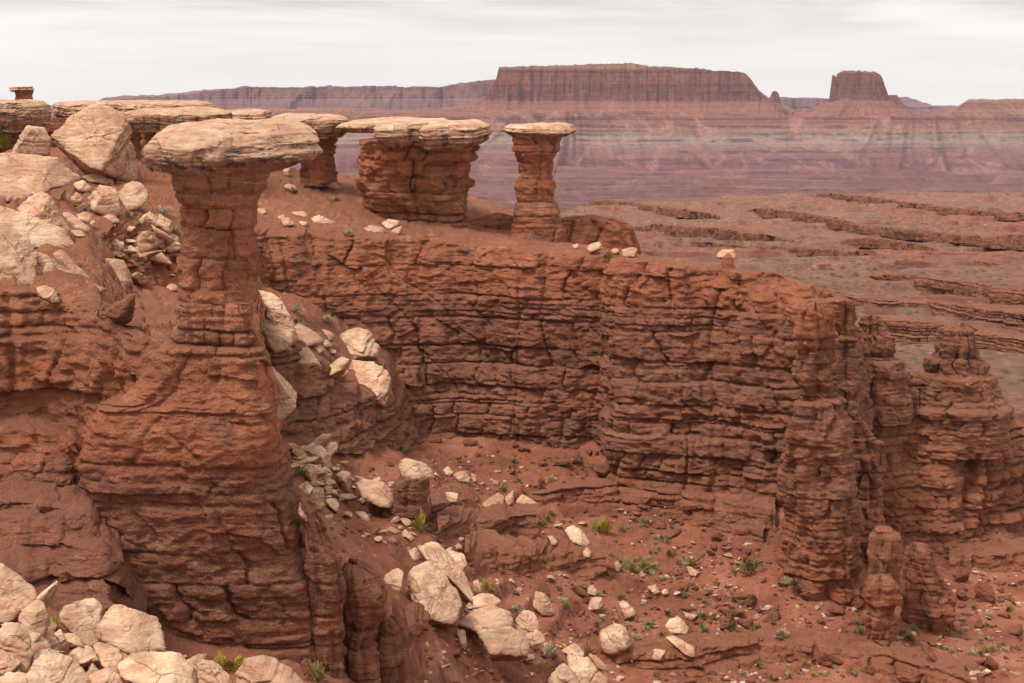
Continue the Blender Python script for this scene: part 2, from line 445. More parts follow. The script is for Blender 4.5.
# ------------------------------------------------------------------ cliff strips and rock towers
def smooth_curve(pts, n):
    """Catmull-Rom through rows of pts, n samples at even arc length (first three columns are x,y,z)"""
    pts = np.asarray(pts, float)
    q = np.vstack([2 * pts[0] - pts[1], pts, 2 * pts[-1] - pts[-2]])
    out = []
    for i in range(1, len(q) - 2):
        t = np.linspace(0, 1, 60, endpoint=False)[:, None]
        m1 = (q[i + 1] - q[i - 1]) * .35; m2 = (q[i + 2] - q[i]) * .35
        out.append((2 * t**3 - 3 * t**2 + 1) * q[i] + (t**3 - 2 * t**2 + t) * m1 + (-2 * t**3 + 3 * t**2) * q[i + 1] + (t**3 - t**2) * m2)
    out = np.vstack(out + [pts[-1:]])
    L = np.r_[0, np.cumsum(np.linalg.norm(np.diff(out[:, :2], axis=0), axis=1))]
    u = np.linspace(0, L[-1], n)
    return np.stack([np.interp(u, L, out[:, k]) for k in range(out.shape[1])], 1), u, L[-1]


def wall(name, ctrl, label, step=.12, back=22., seed=0, amp=1.0, big=.7, shoulder=1.0, joint=1.0, ledge=1.0, bench_rough=.35, flute=.4, bench_step=.22, mat=None):
    """ctrl rows: px, Ytop, py_top, Ybot, py_bot, back slope; the strip has a bench on top that runs back from its edge"""
    rows = []
    for px, yt, pt, yb, pb, sl in ctrl:
        a = P(px, pt, yt); b = P(px, pb, yb); rows.append([*a, *b, sl])
    _, _, L = smooth_curve(rows, 10)
    n = max(8, int(L / step))
    cur, u, L = smooth_curve(rows, n)
    T, B, sl = cur[:, :3], cur[:, 3:6], cur[:, 6]
    tan = np.gradient(T[:, :2], axis=0)
    ker = np.ones(31) / 31
    for k in (0, 1): tan[:, k] = np.convolve(np.pad(tan[:, k], 15, mode='edge'), ker, 'valid')
    tan /= np.linalg.norm(tan, axis=1)[:, None] + 1e-9
    nrm = np.stack([tan[:, 1], -tan[:, 0]], 1)
    hmax = np.max(T[:, 2] - B[:, 2])
    nv = max(8, int(hmax / (step * .8)))
    v = np.linspace(0, 1, nv)
    V = v[:, None, None]
    W = T[None] * (1 - V) + B[None] * V
    # top shoulder: edge is worn back
    drop = (T[None, :, 2] - W[..., 2])
    s = np.broadcast_to(u[None], W.shape[:2])
    d, blk = strata(W[..., 0], W[..., 1], W[..., 2], s, amp, big, seed, joint, ledge, flute)
    wear = -shoulder * np.exp(-np.floor(drop / .55 + .6 * vnoise(u / 2., seed, 1.)[None]) * .5) * np.exp(-drop / 3.) * (0.8 + 1.3 * fbm(u / 2.6, seed, 4.1, 4))[None]
    wear = np.clip(wear, -1.5, .2)
    dd = d + wear
    W[..., 0] += nrm[None, :, 0] * dd; W[..., 1] += nrm[None, :, 1] * dd
    nb = 70
    bk = back * (np.linspace(0, 1, nb) ** 1.9)[::-1][:-1]
    Bn = np.zeros((nb - 1, n, 3))
    bx = T[None, :, 0] * (1 + bk[:, None] / T[None, :, 1] * .85); by = T[None, :, 1] + bk[:, None]
    e = np.exp(-bk / 2.6)[:, None]
    Bn[..., 0] = bx + nrm[None, :, 0] * dd[0][None] * e
    Bn[..., 1] = by + nrm[None, :, 1] * dd[0][None] * e
    fr = (1 - np.exp(-bk / 1.2))[:, None]
    rough = fbm(Bn[..., 0] / 5, Bn[..., 1] / 5, 2.2 + seed, 5) * bench_rough * np.exp(-bk / 40.)[:, None] + .16 * np.abs(fbm(Bn[..., 0] / .8, Bn[..., 1] / .8, 7.2, 3))
    rough = rough + bench_step * sstep(.3, .6, (lambda w_: w_ - np.floor(w_))(2.2 * fbm(Bn[..., 0] / 5., Bn[..., 1] / 3.2, seed + 6.5, 3)))
    Bn[..., 2] = T[None, :, 2] + sl[None] * bk[:, None] + rough * fr
    V_ = np.concatenate([Bn, W], 0)
    bl = np.concatenate([np.full(Bn.shape[:2], .5), blk], 0)
    o = mesh_obj(name, V_, grid_faces(V_.shape[0], n)[:, ::-1], mat or M_RED, attrs={'blk': bl})
    tag(o, label, 'cliff')
    return o


def tower_mesh(name, rows, D, mat, parent=None, ratio=1.0, step=.1, amp=.8, big=.35, seed=0, power=2.5, joint=1.0, ledge=1.0,
               tilt=0., top_round=.5, twist=0., flute=.3, rag=0.0):
    rows = sorted(rows)
    py = np.array([r[0] for r in rows], float)
    xl = np.array([r[1] for r in rows], float); xr = np.array([r[2] for r in rows], float)
    a = P(xl, py, D); b = P(xr, py, D)
    z = a[2]; xc = (a[0] + b[0]) / 2; r = (b[0] - a[0]) / 2
    arc = np.r_[0, np.cumsum(np.hypot(np.diff(z), np.maximum(np.abs(np.diff(a[0])), np.abs(np.diff(b[0])))))]
    nz = max(6, int(arc[-1] / step))
    al = np.linspace(0, arc[-1], nz)
    zz = np.interp(al, arc, z); xcs = np.interp(al, arc, xc); rs = np.interp(al, arc, r)
    nth = max(40, int(2 * math.pi * r.mean() * max(1, ratio ** .5) / step))
    th = np.linspace(0, 2 * math.pi, nth, endpoint=False) + math.pi / 2
    c, s_ = np.cos(th + twist), np.sin(th + twist)
    q = 1 / (np.abs(c) ** power + np.abs(s_) ** power) ** (1 / power)
    c0, s0 = np.cos(th), np.sin(th)
    if twist:
        q = q / max(np.max(np.abs(q * c0)), .5)
    ux, uy = c0 * q, s0 * q * ratio
    # top cap rings
    nc = int(np.clip(rs[0] / step * .7, 10, 40))
    f = np.linspace(0, 1, nc, endpoint=False)
    Rr = np.concatenate([np.sqrt(1 - (1 - f) ** 2) * 0 + f, np.ones(nz)])
    Zr = np.concatenate([z[0] + top_round * (1 - f ** 2) * .5, zz]); Xr = np.concatenate([np.full(nc, xcs[0]), xcs]); RR = np.concatenate([np.full(nc, rs[0]), rs]) * Rr
    X = Xr[:, None] + RR[:, None] * ux[None]; Y = D + RR[:, None] * uy[None]; Z = np.broadcast_to(Zr[:, None], X.shape).copy()
    sarc = np.broadcast_to((th * r.mean())[None], X.shape)
    d, blk = strata(X, Y, Z, sarc, amp, big, seed, joint, ledge, flute)
    if rag:
        d = d + rag * fbm(np.cos(th)[None] * 2.5 + seed, np.sin(th)[None] * 2.5 + Z / 6, Z / 3, 3)
    k = np.minimum(1, RR[:, None] / max(.4, .5 * rs[0])) * np.concatenate([np.clip(f * 1.0, 0, 1), np.ones(nz)])[:, None]
    nx, ny = c0, s0
    X = X + nx[None] * d * k; Y = Y + ny[None] * d * k
    Z += tilt * (Y - D)
    Z[:nc] += .12 * fbm(X[:nc] / .7, Y[:nc] / .7, 3.3, 3) * (1 - f[:, None] ** 3)
    return mesh_obj(name, np.stack([X, Y, Z], -1), grid_faces(nc + nz, nth, True), mat, parent, {'blk': blk})


def cap_mesh(name, rows, D, parent=None, ratio=.9, seed=0, tilt=.08, rag=.35, step=.1, power=2.6, lam=.12, mat=None):
    """a slab of pale caprock: ragged plan, laminated rim, worn top"""
    rows = sorted(rows)
    py = np.array([r[0] for r in rows], float)
    a = P(np.array([r[1] for r in rows], float), py, D); b = P(np.array([r[2] for r in rows], float), py, D)
    z = a[2]; xc = (a[0] + b[0]) / 2; r = (b[0] - a[0]) / 2
    rm = r.max()
    nz = max(14, int((z[0] - z[-1]) / (step * .6)))
    zz = np.linspace(z[0], z[-1], nz)
    xcs = np.interp(-zz, -z, xc); rs = np.interp(-zz, -z, r)
    nth = max(64, int(2 * math.pi * rm / step))
    th = np.linspace(0, 2 * math.pi, nth, endpoint=False)
    c0, s0 = np.cos(th), np.sin(th)
    q = 1 / (np.abs(c0) ** power + np.abs(s0) ** power) ** (1 / power)
    plan = 1 + rag / rm * (1.1 * fbm(c0 * 1.7 + seed * 3.1, s0 * 1.7, seed * 1.7, 4)) * (1 - .55 * np.abs(c0) ** 4)
    # broken rim: flat facets instead of a smooth curve
    rg = np.random.default_rng(seed + 100); ph = np.sort(rg.uniform(0, 2 * math.pi, 11)); fd = rg.uniform(.86, 1.1, 11)
    pq = 1 / np.sum((np.maximum(np.cos(th[:, None] - ph[None]), 0) / fd[None]) ** 26, axis=1) ** (1 / 26)
    pq = np.clip(pq, .75, 1.15); pq = pq / np.interp(np.abs(c0), [0, .8, 1], [1, 1, 1])
    px1 = np.max(pq * c0 * q); px0 = -np.min(pq * c0 * q)
    plan = plan * pq / np.where(c0 > 0, px1, px0)
    nt = max(14, int(rm / step * .8)); f = np.linspace(0, 1, nt, endpoint=False)
    nb = max(8, nt // 2); g = np.linspace(1, 0, nb + 1)[1:]
    RR = np.concatenate([rs[0] * f, rs, rs[-1] * g])
    Xc = np.concatenate([np.full(nt, xcs[0]), xcs, np.full(nb, xcs[-1])])
    Zr = np.concatenate([np.full(nt, z[0]), zz, np.full(nb, z[-1])])
    X = Xc[:, None] + RR[:, None] * (c0 * q * plan)[None]; Y = D + RR[:, None] * (s0 * q * plan)[None] * ratio
    Z = np.broadcast_to(Zr[:, None], X.shape).copy()
    side = np.concatenate([np.zeros(nt) + f ** 6, np.ones(nz), g ** 2])[:, None]
    zl = Z + .1 * vnoise(X / 2, Y / 2, seed)
    d = lam * vnoise(zl / .16, seed + 3.3, 1.5) + .09 * np.round(2 * vnoise(zl / .3, X / 3, seed + 1.5)) / 2 + .11 * fbm(X / 1.2, Y / 1.2, Z / .5, 4) + .16 * np.round(1.6 * vnoise(X / 1.7, Y / 1.7, zl / .7)) / 1.6
    X += c0[None] * d * side; Y += s0[None] * d * side
    up = np.concatenate([np.ones(nt), np.linspace(1, 0, nz) ** 2, np.zeros(nb)])[:, None]
    Z += up * (.09 * fbm(X / 2.4, Y / 2.4, seed + .5, 4) + .07 * np.round(2 * vnoise(X / 2.6, Y / 2.6, seed + 8)) / 2) + tilt * (Y - D)
    Z -= (1 - up) * .0
    low = np.concatenate([np.zeros(nt), np.zeros(nz), 1 - g])[:, None]
    Z += low * .15 * fbm(X / 1.5, Y / 1.5, seed, 3)
    return mesh_obj(name, np.stack([X, Y, Z], -1), grid_faces(nt + nz + nb, nth, True), mat or M_CAP, parent)


def hoodoo(name, D, label, column=None, caps=(), base=None, ratio=1.0, seed=0, cat='rock pillar', **kw):
    allr = (column or []) + (base or [])
    lo = max(allr, key=lambda r: r[0])
    root = empty(name, P((lo[1] + lo[2]) / 2, lo[0], D))
    tag(root, label, cat)
    for i, cp in enumerate(caps):
        rows, dd, k = cp
        cap_mesh('capstone', rows, dd, root, seed=seed + i * 7 + 1, **k)
    if column: tower_mesh('column', column, D, M_RED, root, ratio=ratio, seed=seed, **kw)
    if base: tower_mesh('base', base, D, M_RED, root, ratio=ratio, seed=seed + 3, **{**kw, 'big': kw.get('big', .35) * 1.3})
    return root


# ------------------------------------------------------------------ the near ground: thin-plate surface through measured points
GP = [(-100, 520, 64), (0, 530, 64), (60, 570, 63.5), (-120, 600, 46), (0, 636, 46.5), (60, 664, 46.5), (110, 686, 46.5), (200, 712, 47), (300, 738, 47), (400, 785, 47), (550, 810, 47),
      (-60, 592, 57), (0, 603, 57), (60, 624, 57), (120, 658, 57), (180, 682, 57), (250, 702, 57), (310, 715, 57), (370, 728, 58), (110, 640, 62), (170, 654, 62), (250, 664, 62), (320, 674, 62), (345, 676, 65), (400, 692, 67),
      (500, 690, 78), (600, 690, 83), (800, 690, 84), (1024, 690, 84), (1150, 690, 84), (400, 625, 74), (480, 655, 80), (440, 600, 83), (520, 600, 89),
      (600, 600, 94), (700, 600, 97), (820, 625, 93), (950, 620, 98), (1024, 600, 104), (1150, 590, 106), (400, 520, 91), (340, 500, 93),
      (320, 450, 97), (290, 470, 92), (500, 500, 104), (600, 500, 108), (690, 500, 107), (450, 440, 114), (550, 440, 115), (620, 460, 112),
      (760, 520, 103), (900, 560, 112), (1024, 550, 119), (1150, 548, 121), (420, 440, 112)]
GW = [(0, 4, -1.75), (-9, 3, -1.7), (9, 3, -1.75), (0, 10, -7), (-14, 12, -6), (14, 12, -9), (-20, 28, -14.5), (0, 28, -17.5), (18, 28, -20), (-8, 38, -19.8), (-14, 37, -18.2), (-3, 35, -19.8), (-20, 38, -16.8), (0, 45, -22),
      (22, 50, -29), (30, 65, -33), (10, 60, -28), (38, 56, -33), (14, 38, -22), (24, 40, -25), (50, 70, -35), (75, 68, -37), (-60, 30, -12), (60, 60, -32), (0, 150, -31), (60, 150, -38), (-60, 150, -24), (100, 110, -38), (110, 70, -36)]
gp = np.array([P(*p) for p in GP] + GW)


RB = 7.0


def tps_fit(p):
    n = len(p); r = np.linalg.norm(p[:, None, :2] - p[None, :, :2], axis=2)
    A = np.zeros((n + 3, n + 3)); A[:n, :n] = -np.sqrt(r * r + RB * RB); A[:n, n] = 1; A[:n, n + 1:] = p[:, :2]; A[n, :n] = 1; A[n + 1:, :n] = p[:, :2].T
    return np.linalg.solve(A, np.r_[p[:, 2], 0, 0, 0])


TW = tps_fit(gp)


def tps(X, Y):
    s = TW[len(gp)] + TW[len(gp) + 1] * X + TW[len(gp) + 2] * Y
    for (x, y, _), wt in zip(gp, TW):
        s = s - wt * np.sqrt((X - x) ** 2 + (Y - y) ** 2 + RB * RB)
    return s


def near_ground():
    Y = np.concatenate([np.arange(2, 40, .6), np.arange(40, 128, .2), np.arange(128, 150, .8)])
    u = np.linspace(-.56, .52, 700)
    XX = u[None] * (Y[:, None] + 14); YY = np.broadcast_to(Y[:, None], XX.shape)
    Z = tps(XX, YY)
    m = sstep(-.35, .15, fbm(XX / 9, YY / 6, 1.2, 3)) * sstep(58, 72, YY)
    st = 1.15
    q = Z / st + .4 * fbm(XX / 6, YY / 6, 4.4, 2) + .035 * fbm(XX / .9, YY / .9, 4.4, 2)
    fr = q - np.floor(q)
    tz = np.floor(q) + np.where(fr < .62, fr * .3, .186 + (fr - .62) / .38 * .814)
    Z = Z + m * (tz - q) * st
    Z = np.minimum(Z, -1.7 - .46 * np.clip(YY - 2.5, 0, 33) - .05 * np.abs(XX))
    Z = Z + .45 * fbm(XX / 7, YY / 7, 6.1, 4) * sstep(8, 40, YY) + .10 * fbm(XX / .9, YY / .9, 2.1, 4) + .10 * np.maximum(0, fbm(XX / .5, YY / .5, 9.1, 2))
    q2 = (Z + .15 * fbm(XX / 2, YY / 2, 1., 2)) / .3
    f2 = q2 - np.floor(q2)
    Z = Z + m * .5 * (np.floor(q2) + sstep(.5, .9, f2) - q2) * .3
    o = mesh_obj('ground', np.stack([XX, YY, Z], -1), grid_faces(len(Y), 700)[:, ::-1], M_SOIL)
    tag(o, kind='structure')
    return o


def plain_z(Y):
    return -55 - .040 * (Y - 250)


def plain():
    nr, nc = 620, 900
    Y = 120 * (2800 / 120) ** np.linspace(0, 1, nr)
    u = np.linspace(-.55, .55, nc)
    XX = u[None] * (Y[:, None] + 60); YY = np.broadcast_to(Y[:, None], XX.shape)
    Z = plain_z(YY)
    Z = np.where(YY < 250, -55 - (250 - YY) * .02, Z)
    px = XX / YY * F + 512
    Z = Z + 2.2 * fbm(XX / 200, YY / 160, 3.1, 4) * np.clip(YY / 500, .3, 1.)
    # low scarps that face the camera and run across the benches
    for per, hgt, sc, sd in ((70., 2.6, 200., 5.), (30., 1.6, 90., 9.), (13., .8, 50., 9.5)):
        wv = (YY + .16 * XX * (1 if sd < 6 else -1) + per * .8 * fbm(XX / sc, YY / sc / 1.2, sd, 4, .36)) / per
        fr = wv - np.floor(wv)
        idx = np.floor(wv)
        mod = sstep(-.6, .2, vnoise(idx * 3.3, XX / (sc * 1.6), sd)) * np.clip(YY / 420, .8, 1.4)
        Z = Z + hgt * mod * (np.minimum(fr / .045, 1) * (1 - fr) - .35)
    # shelf edge: beyond it the inner canyon drops away
    ye = np.interp(px, [-200, 450, 560, 640, 760, 900, 1300], [760, 850, 960, 1060, 1180, 1250, 1300]) + 70 * fbm(XX / 260, 1.1, 2., 5)
    k = sstep(0, 130, YY - ye)
    Z = Z - k * (95 + 0 * Z) - sstep(200, 900, YY - ye) * 90 + k * 6 * np.round(3 * vnoise(XX / 200, YY / 60, 4.))
    Z = Z + 0.5 * fbm(XX / 34, YY / 26, 2.5, 3) + .4 * np.abs(fbm(XX / 10, YY / 8, 5.5, 3)) + .35 * fbm(XX / 3.4, YY / 3, 5.5, 3)
    o = mesh_obj('plain', np.stack([XX, YY, Z], -1), grid_faces(nr, nc)[:, ::-1], M_PLAIN)
    tag(o, kind='structure')
    Y2 = np.concatenate([np.linspace(2400, 5000, 130), np.linspace(5200, 14000, 20)])
    X2 = np.linspace(-1, 1, 300)[None] * (Y2[:, None] * .75 + 600); Yb = np.broadcast_to(Y2[:, None], X2.shape)
    Z2 = -300 + 8 * fbm(X2 / 300, Yb / 200, 1., 4)
    wv = (Yb + 200 * fbm(X2 / 500, Yb / 400, 4., 4)) / 330.
    Z2 = Z2 + 34 * (np.minimum((wv % 1) / .12, 1) * (1 - wv % 1)) * (Yb < 4800)
    mp = mat_far('canyon_floor', -340, -240, [(0, (.15, .058, .07)), (.5, (.22, .09, .09)), (1, (.25, .11, .1))], .3, ledge=.6, tone=(.85, .88, .78))
    tag(mesh_obj('canyon_floor', np.stack([X2, Yb, Z2], -1), grid_faces(len(Y2), 300)[:, ::-1], mp), kind='structure')


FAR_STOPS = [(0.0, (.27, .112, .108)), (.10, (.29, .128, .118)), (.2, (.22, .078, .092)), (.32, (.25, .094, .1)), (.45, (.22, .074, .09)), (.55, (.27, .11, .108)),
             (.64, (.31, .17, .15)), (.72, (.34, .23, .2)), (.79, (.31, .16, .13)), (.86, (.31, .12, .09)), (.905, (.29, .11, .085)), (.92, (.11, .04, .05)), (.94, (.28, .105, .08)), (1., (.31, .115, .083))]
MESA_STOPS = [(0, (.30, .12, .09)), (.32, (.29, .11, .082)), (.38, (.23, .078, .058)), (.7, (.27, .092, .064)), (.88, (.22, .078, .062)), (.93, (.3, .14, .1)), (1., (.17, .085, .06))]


def scarp(name, px0, px1, npx, prof, top, mat, gully=60., gsc=90., back=1500, seed=0, cliffy=0., terr=.55, endcurve=0.):
    """a far escarpment. prof: (py, Y) from foot to rim; top: (px, py) of its skyline"""
    px = np.linspace(px0, px1, npx)
    tp = np.interp(px, [t[0] for t in top], [t[1] for t in top])
    tp = tp + .6 * vnoise(px / 2.3, seed, .5) + .6 * vnoise(px / 9., seed, 2.5) + .5 * np.round(1.4 * vnoise(px / 6., seed, 4.5))
    nr = 150
    pb = prof[0][0]
    t = np.linspace(0, 1, nr)
    py = pb + (tp[None] - pb) * t[:, None]
    pr = sorted(prof)
    Y = np.interp(py, [p[0] for p in pr], [p[1] for p in pr])
    Yc = np.interp(px, [px0, px1], [0, 0])
    x3 = (px - 512) / F * 5000
    # terraces
    zz = py + .8 * vnoise(x3 / 500, seed, 1.)
    st = (vnoise(zz / 3.2, 7.7 + seed, .3) * .6 + vnoise(zz / 1.3, 3.7, .8) * .4) * terr * 42
    Y = Y + st
    rel = np.clip((pb - py) / (pb - tp[None] + 1e-6), 0, 1)
    g = np.abs(fbm(x3 / gsc / 3 + seed + (pb - py) * .012 * vnoise(x3 / 420., seed, 9.1), py / 300, 1.1, 5)) * 2.2 - .8
    g2 = fbm(x3 / gsc / .55 + seed, py / 200., 5.1, 5)
    Y = Y + gully * (g * (1.25 - .8 * rel) + .12 * g2)
    if cliffy:
        fl = np.abs(fbm(x3 / 40., py / 120., 2.2 + seed, 4, .6)) + .5 * np.abs(vnoise(x3 / 9., py / 60., 6. + seed))
        Y = Y + cliffy * fl * sstep(0, .2, rel)
    if endcurve:
        e = np.clip((px0 + 26 - px) / 26, 0, 1) ** 2 + np.clip((px - px1 + 26) / 26, 0, 1) ** 2
        Y = Y + endcurve * e[None]
    X, Yy, Z = P(np.broadcast_to(px[None], py.shape), py, Y)
    kb = np.array([40., 200., 600., back])[:, None]
    Xb = X[-1:] + kb * 0 + X[-1:] * kb / 5000; Yb = Y[-1:] + kb; Zb = Z[-1:] - kb * .004 + 6 * vnoise(Xb / 80, Yb / 200, 1.)
    V = np.concatenate([np.stack([X, Yy, Z], -1), np.stack([Xb, Yb, Zb], -1)], 0)
    return mesh_obj(name, V, grid_faces(nr + 4, npx), mat)


def far_country():
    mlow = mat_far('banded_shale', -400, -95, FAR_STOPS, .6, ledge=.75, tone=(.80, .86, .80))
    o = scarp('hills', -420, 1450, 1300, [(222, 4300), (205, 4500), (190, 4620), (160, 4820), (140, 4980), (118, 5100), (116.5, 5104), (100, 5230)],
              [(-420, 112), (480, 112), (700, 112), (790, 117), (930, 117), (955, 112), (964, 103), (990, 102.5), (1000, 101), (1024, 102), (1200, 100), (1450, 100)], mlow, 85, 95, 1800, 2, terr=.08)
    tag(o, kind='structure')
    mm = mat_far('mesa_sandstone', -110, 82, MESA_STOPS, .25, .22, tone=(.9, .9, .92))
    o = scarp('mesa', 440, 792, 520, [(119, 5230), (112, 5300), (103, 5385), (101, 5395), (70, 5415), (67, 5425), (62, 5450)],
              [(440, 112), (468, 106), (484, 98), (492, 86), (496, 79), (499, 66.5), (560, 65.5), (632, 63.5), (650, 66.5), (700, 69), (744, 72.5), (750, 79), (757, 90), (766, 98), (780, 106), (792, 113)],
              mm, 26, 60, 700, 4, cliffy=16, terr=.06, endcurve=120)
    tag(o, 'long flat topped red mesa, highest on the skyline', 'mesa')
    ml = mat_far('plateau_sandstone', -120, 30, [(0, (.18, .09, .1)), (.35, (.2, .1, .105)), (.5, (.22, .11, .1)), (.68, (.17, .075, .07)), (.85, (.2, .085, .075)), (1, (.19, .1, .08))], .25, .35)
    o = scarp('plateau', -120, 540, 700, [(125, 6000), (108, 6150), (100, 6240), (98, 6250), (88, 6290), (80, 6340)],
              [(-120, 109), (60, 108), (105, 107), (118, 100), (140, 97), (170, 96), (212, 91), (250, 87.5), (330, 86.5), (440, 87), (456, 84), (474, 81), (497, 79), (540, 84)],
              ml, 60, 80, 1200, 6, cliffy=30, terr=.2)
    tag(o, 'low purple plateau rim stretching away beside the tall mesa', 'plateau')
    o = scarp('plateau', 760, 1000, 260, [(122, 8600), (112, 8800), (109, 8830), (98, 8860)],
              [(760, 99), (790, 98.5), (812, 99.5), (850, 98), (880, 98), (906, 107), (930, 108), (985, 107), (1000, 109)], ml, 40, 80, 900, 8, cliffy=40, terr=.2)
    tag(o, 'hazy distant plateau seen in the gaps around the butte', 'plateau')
    mt = mat_far('talus_debris', -400, -95, [(0, (.29, .14, .12)), (.5, (.3, .15, .125)), (1, (.29, .12, .092))], .2)
    def fan(apx, apy, bl, br, bpy, D, seed):
        n, m = 60, 80
        f = np.linspace(0, 1, n)[:, None]; th = np.linspace(-1, 1, m)[None]
        px = apx + f * ((bl + br) / 2 - apx + th * (br - bl) / 2); py = apy + (bpy - apy) * f ** .92
        X, _, Z = P(px, py, D); h = (np.cos(th * math.pi / 2) ** 1.0) * f
        Y = D + 40 - (D * (bpy - apy) / F * 1.25) * f - 70 * h * (1 + .25 * fbm(px / 6., py / 30., seed, 3)) + 90 * np.abs(th) ** 4
        tag(mesh_obj('talus_slope', np.stack([X * Y / D, Y, Z * Y / D], -1), grid_faces(n, m)[:, ::-1], mt), kind='structure')
    for a in [(908, 136, 862, 922, 187, 4960, 1.), (1000, 150, 925, 1018, 188, 4930, 2.), (766, 131, 762, 784, 158, 5010, 3.), (690, 140, 664, 704, 178, 4970, 4.), (560, 150, 520, 590, 190, 4930, 5.), (830, 158, 800, 850, 189, 4920, 6.), (640, 160, 610, 660, 189, 4900, 7.)]:
        fan(*a)
    # the butte
    def bt(name, rows, D, label, mat, ratio=.8, seed=0):
        rows = sorted(rows); py = np.array([r[0] for r in rows], float)
        a = P(np.array([r[1] for r in rows], float), py, D); b = P(np.array([r[2] for r in rows], float), py, D)
        z = a[2]; nz = 90; zz = np.linspace(z[0], z[-1], nz)
        xc = np.interp(-zz, -z, (a[0] + b[0]) / 2); r = np.interp(-zz, -z, (b[0] - a[0]) / 2)
        nth = 260; th = np.linspace(0, 2 * math.pi, nth, endpoint=False) + math.pi / 2
        f = np.linspace(0, 1, 8, endpoint=False)
        R = np.concatenate([r[0] * f, r])[:, None]; Zr = np.concatenate([np.full(8, z[0]), zz])[:, None]; Xc = np.concatenate([np.full(8, xc[0]), xc])[:, None]
        q = 1 / (np.abs(np.cos(th)) ** 3.2 + np.abs(np.sin(th)) ** 3.2) ** (1 / 3.2)
        flute = 1 - .16 * np.abs(fbm(np.cos(th) * 6 + seed, np.sin(th) * 6, Zr / 200, 4, .65)) + .05
        X = Xc + R * np.cos(th) * q * flute; Yv = D + R * np.sin(th) * q * ratio * flute
        Zv = np.broadcast_to(Zr, X.shape) + 5. * np.round(1.5 * vnoise(X / 16, Yv / 30, 1. + seed)) / 1.5 * np.clip((Zr - z[-1]) / (z[0] - z[-1]) * 1.5 - .5, 0, 1)
        o = mesh_obj(name, np.stack([X, Yv, Zv], -1), grid_faces(nz + 8, nth, True), mat)
        return tag(o, label, 'butte')
    bt('butte', [(71.5, 841, 872), (73, 839, 877), (78, 838, 880), (86, 836, 882), (100, 833, 887), (103, 826, 892), (116, 799, 914), (121, 786, 930)], 5400, 'square topped red butte standing alone on a cone of talus', mm)
    bt('rock_spire', [(75.5, 832.6, 835), (79, 832, 836.4), (87, 831, 836.5), (92, 830.5, 839), (104, 829, 842)], 5370, 'thin spire against the edge of the square topped butte', mm, 1., 3)
    bt('rock_spire', [(92, 773, 777), (95, 771.5, 778.5), (103, 768, 780), (112, 760, 786)], 5420, 'small twin knob at the low end of the long mesa', mm, 1., 5)
    bt('rock_spire', [(95, 888, 896), (98, 887, 899), (104, 886, 902), (112, 882, 910)], 5450, 'low ragged knob on the shoulder below the square butte', mm, 1., 8)


# ------------------------------------------------------------------ build the big rock
near_ground()
plain()
far_country()

# scarps of the bench country beyond the fin: (px, py of the brink, height in px) along each one
def scarp_line(pts, label, seed):
    rows = []
    for px, py, hp in pts:
        hp *= 1.35
        k = (py + hp - 85) / F
        Y = float(np.clip(45 / max(k - .040, .02), 180, 1500))
        h = hp * Y / F
        rows.append((px, Y + .12 * h + 1., py, Y - .12 * h, py + hp + 2.0, -.10))
    Ym = np.mean([r[1] for r in rows])
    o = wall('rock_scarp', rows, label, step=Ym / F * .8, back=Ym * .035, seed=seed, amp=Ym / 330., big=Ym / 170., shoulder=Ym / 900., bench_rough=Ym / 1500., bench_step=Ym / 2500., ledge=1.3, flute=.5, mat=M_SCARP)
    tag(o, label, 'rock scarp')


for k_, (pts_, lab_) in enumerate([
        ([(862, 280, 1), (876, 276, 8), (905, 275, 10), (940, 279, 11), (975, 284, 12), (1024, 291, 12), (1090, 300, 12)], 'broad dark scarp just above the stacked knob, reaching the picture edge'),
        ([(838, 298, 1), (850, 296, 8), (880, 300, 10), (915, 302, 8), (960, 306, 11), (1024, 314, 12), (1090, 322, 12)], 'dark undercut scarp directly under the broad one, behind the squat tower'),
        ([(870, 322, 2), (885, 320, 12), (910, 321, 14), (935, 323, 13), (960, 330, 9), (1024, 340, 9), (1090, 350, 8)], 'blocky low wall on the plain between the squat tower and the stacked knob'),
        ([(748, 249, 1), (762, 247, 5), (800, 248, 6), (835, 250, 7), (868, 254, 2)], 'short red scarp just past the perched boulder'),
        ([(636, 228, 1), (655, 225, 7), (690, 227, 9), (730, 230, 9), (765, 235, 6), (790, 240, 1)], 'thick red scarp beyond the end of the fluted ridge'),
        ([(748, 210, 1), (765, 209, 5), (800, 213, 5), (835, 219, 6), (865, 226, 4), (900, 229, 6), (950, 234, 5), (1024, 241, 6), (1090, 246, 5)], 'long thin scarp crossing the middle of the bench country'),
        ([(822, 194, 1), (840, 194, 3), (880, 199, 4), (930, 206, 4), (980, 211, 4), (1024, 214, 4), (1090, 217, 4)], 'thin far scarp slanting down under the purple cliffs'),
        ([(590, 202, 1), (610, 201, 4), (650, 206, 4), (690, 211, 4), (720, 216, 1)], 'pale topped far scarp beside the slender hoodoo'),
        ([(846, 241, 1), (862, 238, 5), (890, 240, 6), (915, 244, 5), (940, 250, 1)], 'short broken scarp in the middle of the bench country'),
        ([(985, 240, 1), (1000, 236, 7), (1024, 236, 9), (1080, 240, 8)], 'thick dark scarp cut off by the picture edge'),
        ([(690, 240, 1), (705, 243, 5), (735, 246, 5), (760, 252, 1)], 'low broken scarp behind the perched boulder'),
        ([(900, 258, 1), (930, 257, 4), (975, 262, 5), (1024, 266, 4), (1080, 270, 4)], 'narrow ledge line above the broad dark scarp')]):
    scarp_line(pts_, lab_, 80 + k_)

